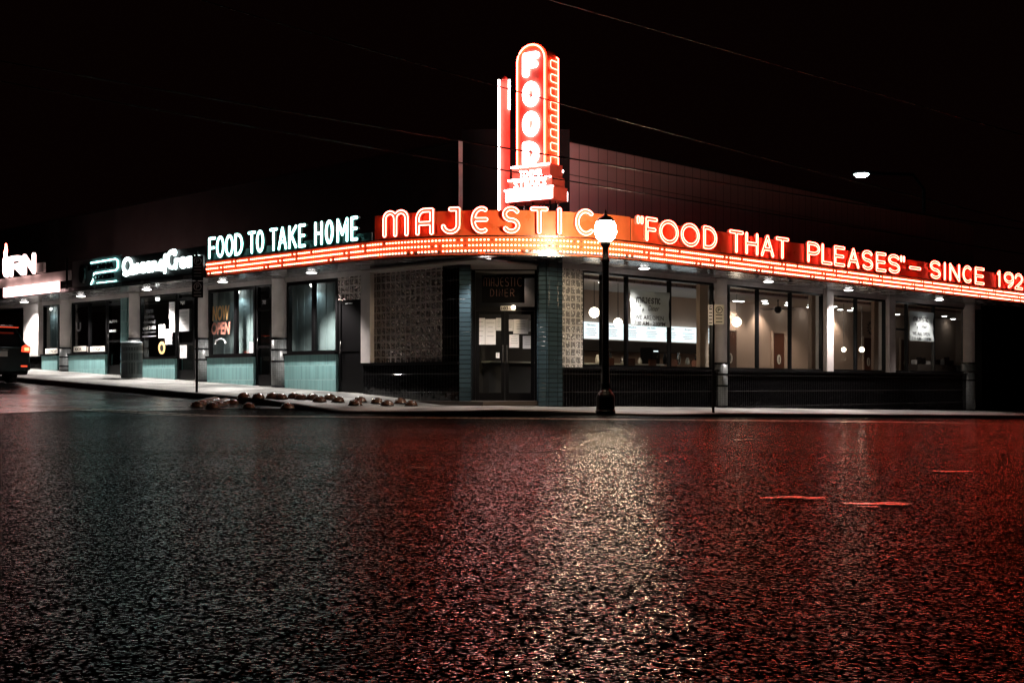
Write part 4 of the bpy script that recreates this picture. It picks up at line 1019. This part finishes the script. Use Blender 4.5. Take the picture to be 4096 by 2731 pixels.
MB().lathe(xb-.05, FW.p(0, DY+.12, 0).y, [(.001, zdh+.12), (.04, zdh+.11), (.05, zdh+.05)], 12).build('lamp', M['globe'], e, smooth=True)

bx('lobby_wall', M['interiordark'], FW, -1.4, 1.0, -4.9, -4.8, .1, 3.4, B)
for k in range(3):
    x0 = -.98+k*.62
    e = empty('menu_board', FW.p(x0, -4.6, 2.0), ['left', 'middle', 'right'][k]+' lit menu board seen through the entrance doors', 'menu board', 'lit menu boards behind the entrance')
    bx('light_box', M['menu'], FW, x0, x0+.57, -4.75, -4.65, EYE+(HOR-1325)*33.4/FPX, EYE+(HOR-1272)*33.4/FPX, e)
    mb = MB()
    for r in range(3): mb.box(FW, x0+.1, x0+.4+.04*r, -4.648, -4.645, 1.95+r*.07, 1.965+r*.07)
    mb.build('text_lines', M['greyink'], e)
GO = -.10
def gtxt(txt, u0, u1, v0, v1, m, label, bold=.0, shear=0, F=LW, o=GO, name='window_lettering'):
    um = (u0+u1)/2; w = write(txt, F, F.x(u0, o), F.x(u1, o), F.z(um, v1, o), F.z(um, v0, o), o, M[m], None, name=name, bold=bold, shear=shear)
    props(w, label, 'lettering'); return w
gtxt('NOW', 850, 918, 1222, 1282, 'gold', 'large gold word NOW painted on the shop window', .03, .1)
gtxt('OPEN', 846, 920, 1288, 1338, 'pink', 'large pink word OPEN painted under NOW on the shop window', .03, .1)
mb = MB(); x0, x1 = LW.x(862, GO), LW.x(902, GO); zc_ = LW.z(880, 1360, GO)
mb.tube([LW.p((x0+x1)/2-(x1-x0)/2*math.cos(math.pi*i/10), GO, zc_-.1+.13*math.sin(math.pi*i/10)) for i in range(11)], .022, 6)
props(mb.build('window_lettering', M['white_vinyl']), 'pale curved frown stroke painted below the word OPEN', 'lettering')
gtxt('702', 1050, 1063, 1201, 1216, 'white_vinyl', 'white number beside the gold NOW OPEN window, reading 702', .02)
gtxt('700', 720, 740, 1204, 1218, 'white_vinyl', 'white number above the poster covered bakery door, reading 700', .03)
gtxt('EXIT ONLY', 1381, 1411, 1211, 1216, 'white_vinyl', 'tiny white sticker on the head of the plain black door', .03, o=-.085)
for i, (t, v0) in enumerate((('warm', 1238), ('cookies', 1258), ('delivered', 1280), ('until 3 AM', 1304))):
    gtxt(t, [584, 578, 574, 572][i], [612, 617, 620, 622][i], v0, v0+14, 'greyink' if i < 3 else 'white_vinyl', 'white window words ' + t + ' on the dark bakery window', .015)
mb = MB()
for k in range(11): mb.box(LW, LW.x(570+k*5, GO), LW.x(572+k*5, GO), GO, GO+.003, LW.z(595, 1331, GO), LW.z(595, 1327, GO))
mb.box(LW, LW.x(570, GO), LW.x(624, GO), GO, GO+.003, LW.z(595, 1347, GO), LW.z(595, 1343, GO))
props(mb.build('window_lettering', M['greyink']), 'dotted line and rule under the words until 3 AM', 'lettering')
gtxt('BURN', 434, 467, 1280, 1291, 'white_vinyl', 'small white word BURN on the dark glass door', .04)
gtxt('ENTRANCE', 436, 464, 1319, 1328, 'white_vinyl', 'tiny white word ENTRANCE on the dark glass door', .04)
gtxt('U', 304, 324, 1290, 1326, 'greyink', 'grey letter U on the dark gym window', .04)
for t, u0, u1 in (('CYCLE', 174, 229), ('KICK', 283, 345), ('YOGA', 350, 419)):
    e = sheet(LW, u0, u1, 1385 if t != 'CYCLE' else 1394, 1406 if t != 'CYCLE' else 1416, GO-.002, 'white strip sign reading ' + t + ' at the foot of the gym window', 'sign', 'cream', 0, name='strip_sign')
    um = (u0+u1)/2; dv = 9 if t == 'CYCLE' else 0; c0 = um-14 if t != 'CYCLE' else 194
    write(t, LW, LW.x(c0, GO), LW.x(c0+(32 if t == 'YOGA' else 27 if t == 'KICK' else 33), GO), LW.z(um, 1402+dv, GO), LW.z(um, 1390+dv, GO), GO+.002, M['ink'], e, bold=.03)
for u0, u1, v0, v1, lb, m_ in ((635, 660, 1298, 1352, 'white sheet taped left on the bakery window', 'paper'), (661, 688, 1317, 1377, 'white sheet with small drawings taped right on the bakery window', 'paper'),
    (677, 699, 1208, 1275, 'pale upper poster at the right edge of the bakery window', 'paper'), (678, 699, 1280, 1330, 'beige lower poster at the right edge of the bakery window', 'cream'),
    (714, 757, 1237, 1325, 'large poster with a round logo on the door numbered 700', 'paper'), (720, 747, 1378, 1432, 'small white notice low on the door numbered 700', 'paper'), (998, 1014, 1368, 1411, 'white sheet low beside the door numbered 702', 'paper')):
    e = sheet(LW, u0, u1, v0, v1, GO+.004 if u0 != 661 else GO+.010, lb, 'notice', m_)
P = LW.p(LW.x(648, GO), GO+.006, LW.z(648, 1391, GO))
e = empty('round_sticker', P, 'round tan cookie sticker on the bakery window', 'sticker')
for r, m_, dd in ((.19, 'gold', 0), (.10, 'ink', .004)):
    me = fill_mesh([[(r*math.cos(2*math.pi*k/24), r*1.0*math.sin(2*math.pi*k/24)) for k in range(24)]], .003)
    for v in me.vertices: v.co = P + LW.ex*v.co.x + LW.n*(dd+v.co.z) + Vector((0, 0, v.co.y))
    me.materials.clear(); finish('disc', me, M[m_], e)

# ---------------------------------------------------------------- street furniture
# acorn street lamp
LP = ground_hit(2422, 1650, S); LP = Vector(((2422-2048)/FPX*25.4, 25.4, 0)); LP.z = S(LP)
lamp = empty('street_lamp', LP, 'black cast iron street lamp with a glowing acorn globe in front of the diner', 'street lamp')
g = LP.z
MB().lathe(LP.x, LP.y, [(.20, g-.02), (.20, g+.05), (.185, g+.07), (.185, g+.32), (.17, g+.37), (.12, g+.44), (.10, g+.46), (.085, g+.50), (.085, g+.6)], 16).build('base', M['black'], lamp, smooth=False)
MB().lathe(LP.x, LP.y, [(.082, g+.6), (.075, g+1.0), (.07, g+1.05), (.068, g+3.0), (.085, g+3.02), (.085, g+3.08), (.06, g+3.12), (.06, g+3.3), (.10, g+3.36), (.11, g+3.42)], 20).build('pole', M['black'], lamp, smooth=True)
zg = g+3.42
MB().lathe(LP.x, LP.y, [(.10, zg), (.17, zg+.06), (.22, zg+.18), (.215, zg+.30), (.17, zg+.40)], 24).build('globe', glow('lamp_globe', (1, .78, .52), 230), lamp, smooth=True)
MB().lathe(LP.x, LP.y, [(.185, zg+.40), (.14, zg+.47), (.05, zg+.52), (.02, zg+.55), (.03, zg+.58), (.001, zg+.66)], 24).build('cap', M['black'], lamp, smooth=True)
# parking sign posts
def signpost(P, h, plates, label, F, ang):
    g = S(P); e = empty('sign_post', (P.x, P.y, g), label, 'sign post'); G = Fr((P.x, P.y), (math.cos(ang), math.sin(ang)))
    mb = MB(); mb.box(G, -.028, .028, -.012, .012, g-.05, g+h); mb.build('post', M['black'], e)
    for (x0, x1, z0, z1, m_) in plates:
        p = bx('sign_plate', M[m_], G, x0, x1, .014, .02, g+z0, g+z1, e, bevel=0)
        xm, zm, w = (x0+x1)/2, g+z1-(x1-x0)*.5, (x1-x0)
        mk = M['ink'] if m_ != 'black' else M['greyink']
        mb = MB(); ring = [G.p(xm+w*.32*math.cos(2*math.pi*k/20), .024, zm+w*.32*math.sin(2*math.pi*k/20)) for k in range(20)]
        mb.tube(ring, w*.04, 6, closed=True); mb.build('ring_symbol', mk, p)
        write('P', G, xm-w*.14, xm+w*.14, zm-w*.18, zm+w*.18, .0205, mk, p, bold=.02)
        mb = MB()
        for k in range(5):
            z = zm-w*.55-k*.075
            if z > g+z0+.03: mb.box(G, xm-w*.33, xm+w*.33, .0205, .023, z, z+.02)
        mb.build('text_lines', mk, p)
    return e
PL = LW.p(LW.x(787, 2.95), 2.95, 0)
signpost(PL, LW.z(787, 1010, 2.95)-S(PL)+.02, [(-.15, .13, 2.92, 3.32, 'black'), (-.15, .13, 2.35, 2.90, 'black')] if False else [(-.11, .16, 2.70, 3.30, 'black'), (-.11, .16, 2.28, 2.68, 'black')], 'thin dark post with two parking plates coloured as dark silhouettes beside the side street kerb', LW, 0)  # backlit silhouette of these plates put into their black colour
PR = RW.p(RW.x(2853, 2.9), 2.9, 0)
signpost(PR, RW.z(2853, 1210, 2.9)-S(PR)+.02, [(-.12, -.015, 1.95, 2.40, 'paper'), (.015, .24, 1.97, 2.40, 'cream')], 'thin dark post with small white parking plates in front of the round column', RW, .12)
# bin
BP = LW.p(LW.x(527, .9), .9, 0); g = S(BP)
e = empty('litter_bin', (BP.x, BP.y, g), 'grey slatted steel litter bin standing by a round column on the side street', 'litter bin')
r = .295
mb = MB()
for k in range(40):
    a = 2*math.pi*k/40; d = Vector((math.cos(a), math.sin(a), 0)); t_ = Vector((-d.y, d.x, 0)); c = BP + d*r
    vs = [c+t_*.013+d*.006, c-t_*.013+d*.006, c-t_*.013-d*.006, c+t_*.013-d*.006]
    lo_ = [mb.bm.verts.new((p.x, p.y, g+.12)) for p in vs]; hi_ = [mb.bm.verts.new((p.x, p.y, g+.98)) for p in vs]
    for i in range(4): mb.bm.faces.new((lo_[i], lo_[(i+1)%4], hi_[(i+1)%4], hi_[i]))
mb.build('slat_wall', M['grille'], e)
for z0, z1, rr in ((.02, .13, .3), (.46, .53, .305), (.74, .80, .305), (.95, 1.04, .305)): MB().lathe(BP.x, BP.y, [(rr-.02, g+z0), (rr+.005, g+z0), (rr+.005, g+z1), (rr-.02, g+z1)], 32).build('hoop', M['grille'], e)
MB().lathe(BP.x, BP.y, [(.27, g+.06), (.27, g+.9)], 24).build('liner', M['blackmatte'], e)
MB().lathe(BP.x, BP.y, [(.30, g+1.04), (.27, g+1.07), (.14, g+1.08), (.14, g+1.0)], 28).build('lid', M['grille'], e, smooth=False)
# traffic domes
dm = MB(); dm.lathe(0, 0, [(.160, -.01), (.160, .012), (.150, .05), (.125, .09), (.085, .12), (.04, .138), (.001, .142)], 24)
root = dm.build('traffic_dome', M['dome'], smooth=True)
MB().lathe(0, 0, [(.175, -.012), (.175, .008), (.158, .010)], 24).build('rim', M['bandtile'], root, smooth=True)
studs = MB()
for a in (-.9, .2, 1.5, 2.8, 4.0): studs.lathe(.118*math.cos(a), .118*math.sin(a), [(.001, .112), (.013, .108), (.016, .085)], 8)
studs.build('reflector', M['chrome'], root, smooth=True)
front = [(789,1630),(850,1634),(995,1634),(1151,1635),(1278,1630),(1352,1632),(1421,1640),(1549,1643),(1645,1645)]
back = [(931,1618),(975,1617),(1033,1620),(1090,1620),(1125,1622),(1175,1621),(1204,1624),(1250,1625),(1319,1626),(1441,1633),(1508,1637),(1602,1639)]
col_ = [(796+k*9, 1626-k*2.2) for k in range(1, 8)] + [(862+k*7, 1630-k*2.5) for k in range(1, 7)]
names = ['left end', 'second from the left', 'third along', 'fourth along', 'middle', 'sixth along', 'seventh along', 'eighth along', 'right end']
def put(i, u, v, lb, gr):
    o = root if i == 0 else copy_tree(root)
    q = ground_hit(u, v); q2 = Vector(((u-2048)/FPX*q.y, q.y, 0))
    z = H(q2) + .012; 
    if oL(q2) < CW+.25 and oR(q2) < CW+.2: z = S(q2)+.01
    o.location = (q2.x, q2.y, z); o.rotation_euler = (0, 0, random.uniform(0, 6.28)); sc = random.uniform(.86, .95); o.scale = (sc, sc, sc)
    props(o, lb, 'traffic dome', gr)
i = 0
for k, (u, v) in enumerate(front): put(i, u, v, 'front row road dome, ' + names[k] + ', brown and studded', 'road domes in front row'); i += 1
for k, (u, v) in enumerate(back): put(i, u, v, 'brown studded road dome in the back row near the pavement edge', 'road domes in back row'); i += 1
for k, (u, v) in enumerate(col_): put(i, u, v, 'brown studded road dome in the tight rows running up the side street', 'road domes running up the side street'); i += 1

# parked dark car at far left, seen from behind
def car():
    rc = LW.p(LW.x(122, 3.45), 3.45, 0); s0 = sLf(rc); W_, Ln = 1.86, 4.6
    slope = .043; base = H(LW.p(-s0, 4.4, 0))
    e = empty('parked_car', LW.p(-s0, 3.45+W_/2, base), 'black estate car parked at the far left kerb with one red tail light glowing', 'car')
    class CF:      # x: viewer-right across the tail, o: forward along the street
        @staticmethod
        def p(x, o, z): return LW.p(-s0-o, 3.45+W_/2-x, base+z+slope*o)
    hw = W_/2
    secs = [(0.0,[(.30,.86),(.55,.92),(.95,.93),(1.05,.90),(1.10,.86)]), (.12,[(.24,.90),(.5,.93),(.95,.93),(1.06,.91),(1.35,.80)])]
    # body as lofted rings along o: (o, list of (halfwidth, z))
    def ring(o, zb_, hb, zs, hs, zr, hr): return [(-hb, zb_), (-hs, (zb_+zs)/2), (-hs, zs), (-hr-.0, (zs+zr)/2 if zr-zs > .1 else zr), (-hr*.93, zr), (hr*.93, zr), (hr, (zs+zr)/2 if zr-zs > .1 else zr), (hs, zs), (hs, (zb_+zs)/2), (hb, zb_)]
    R_ = [(0.0, ring(0, .34, .84, 1.00, .90, 1.06, .86)), (.06, ring(0, .28, .88, 1.02, .93, 1.10, .88)), (.25, ring(0, .26, .9, 1.03, .93, 1.50, .74)), (.45, ring(0, .26, .9, 1.03, .93, 1.64, .72)),
          (1.8, ring(0, .26, .9, 1.02, .93, 1.68, .73)), (2.7, ring(0, .26, .9, 1.0, .93, 1.60, .72)), (3.35, ring(0, .26, .9, .98, .93, 1.06, .84)), (4.4, ring(0, .28, .88, .86, .88, .92, .80)), (4.6, ring(0, .36, .78, .70, .78, .76, .72))]
    mb = MB(); prev = None
    for o, rg in R_:
        cur = [mb.bm.verts.new(CF.p(x, o, z)) for x, z in rg]
        if prev:
            for k in range(len(cur)): mb.bm.faces.new((prev[k], prev[(k+1)%10], cur[(k+1)%10], cur[k]))
        else: mb.bm.faces.new(cur)
        prev = cur
    mb.bm.faces.new(prev)
    bd = mb.build('body', M['carpaint'], e)
    bev = bd.modifiers.new('b', 'BEVEL'); bev.width = .04; bev.segments = 3; bev.limit_method = 'ANGLE'
    mb = MB(); mb.face([CF.p(-.62, .055, 1.12), CF.p(.62, .055, 1.12), CF.p(.56, .235, 1.48), CF.p(-.56, .235, 1.48)]); 
    mb.build('rear_window', M['carglass'], e)
    mb = MB(); mb.box(CF, -.68, .68, .12, .40, 1.60, 1.635); mb.build('spoiler', M['carpaint'], e)
    mb = MB(); mb.box(CF, -.62, .62, .08, .12, 1.585, 1.60); mb.build('brake_strip', M['taillight'], e)
    for sx in (-1, 1):
        mb = MB(); mb.prism(type('q', (), {'p': staticmethod(lambda x, o, z: CF.p(x, o, z))}), [(sx*.66, .92), (sx*.90, .90), (sx*.92, 1.06), (sx*.80, 1.12), (sx*.68, 1.06)], -.03, .10)
        t = mb.build('tail_light', M['taillight'], e)
        if sx == 1: MB().box(CF, .74, .87, -.045, -.028, .95, 1.04).build('lit_lens', M['taillit'], t)
        for wo in (.85, 3.7):
            c0 = CF.p(sx*(hw-.22), wo, .35); ax = (CF.p(1, 0, 0)-CF.p(0, 0, 0)).normalized(); fw = (CF.p(0, 1, 0)-CF.p(0, 0, 0)).normalized(); up = ax.cross(fw)
            mb = MB(); rs = []
            for dx, rr in ((-.11, .29), (-.09, .335), (.09, .335), (.11, .29), (.11, .2)):
                rs.append([mb.bm.verts.new(c0 + ax*dx*sx + (fw*math.cos(2*math.pi*k/24)+up*math.sin(2*math.pi*k/24))*rr) for k in range(24)])
            for a, b in zip(rs[:-1], rs[1:]):
                for k in range(24): mb.bm.faces.new((a[k], a[(k+1)%24], b[(k+1)%24], b[k]))
            mb.bm.faces.new(rs[0]); wheel = mb.build('tyre', M['rubber'], e, smooth=False)
            mb = MB(); rr_ = [mb.bm.verts.new(c0 + ax*.10*sx + (fw*math.cos(2*math.pi*k/24)+up*math.sin(2*math.pi*k/24))*.205) for k in range(24)]; mb.bm.faces.new(rr_); mb.build('rim', M['chrome'], wheel)
    bx2 = MB(); bx2.box(CF, -.90, .90, -.07, .04, .40, .62); bp_ = bx2.build('bumper', M['carpaint'], e, bevel=.02)
    MB().box(CF, -.26, .26, -.03, -.012, .78, .93).build('licence_plate', M['plate'], e)
    MB().box(CF, -.3, .3, -.02, .0, .955, .985).build('tailgate_handle', M['chrome'], e)
    MB().box(CF, .62, .8, -.075, -.068, .5, .54).build('reflector', M['taillight'], e)
    for sx in (-1, 1): MB().box(CF, sx*1.0-.09, sx*1.0+.09, 2.7, 2.8, 1.03, 1.17).build('wing_mirror', M['carpaint'], e, bevel=.03)
car()
# far street light behind the right wing
yy = 62.; P = Vector(((3446-2048)/FPX*yy, yy, 0)); zl = EYE+(HOR-702)*yy/FPX
e = empty('street_light', (P.x, P.y, -1), 'distant white street light glowing above the roof at right', 'street light')
MB().tube([(P.x+3.2, P.y+.5, -1), (P.x+3.2, P.y+.5, zl-.6), (P.x+2.6, P.y+.3, zl+.1), (P.x+.4, P.y, zl+.12)], .08, 8).build('pole', M['black'], e)
bx('lamp_head', M['black'], WORLD, P.x-.45, P.x+.45, P.y-.2, P.y+.2, zl+.06, zl+.2, e, bevel=.03)
MB().lathe(P.x, P.y, [(.001, zl-.10), (.22, zl-.07), (.36, zl+.05)], 16).build('lens', glow('cool_street_lens', (.8, 1, 1), 30), e, smooth=True)
# overhead cables
def cable(u0, v0, y0, u1, v1, y1, sag, r, label):
    a = Vector(((u0-2048)/FPX*y0, y0, EYE+(HOR-v0)*y0/FPX)); b = Vector(((u1-2048)/FPX*y1, y1, EYE+(HOR-v1)*y1/FPX))
    mb = MB(); mb.tube([a.lerp(b, i/40) - Vector((0, 0, sag*4*(i/40)*(1-i/40))) for i in range(41)], r, 6)
    props(mb.build('overhead_cable', M['cable'], smooth=True), label, 'cable', 'cables strung across the junction')
cable(-300, -350, 26, 4500, 990, 20, .25, .011, 'thin overhead cable crossing the letter F of the tall pylon')
cable(-300, 190, 27, 4700, 1010, 20, .1, .014, 'thick overhead cable crossing the pylon above the letter D')
cable(-300, 270, 27, 4700, 1110, 20, .1, .012, 'overhead cable crossing the foot of the pylon at the letter D')
cable(1500, -200, 22, 4700, 715, 18, .0, .009, 'highest overhead cable running down towards the upper right corner')
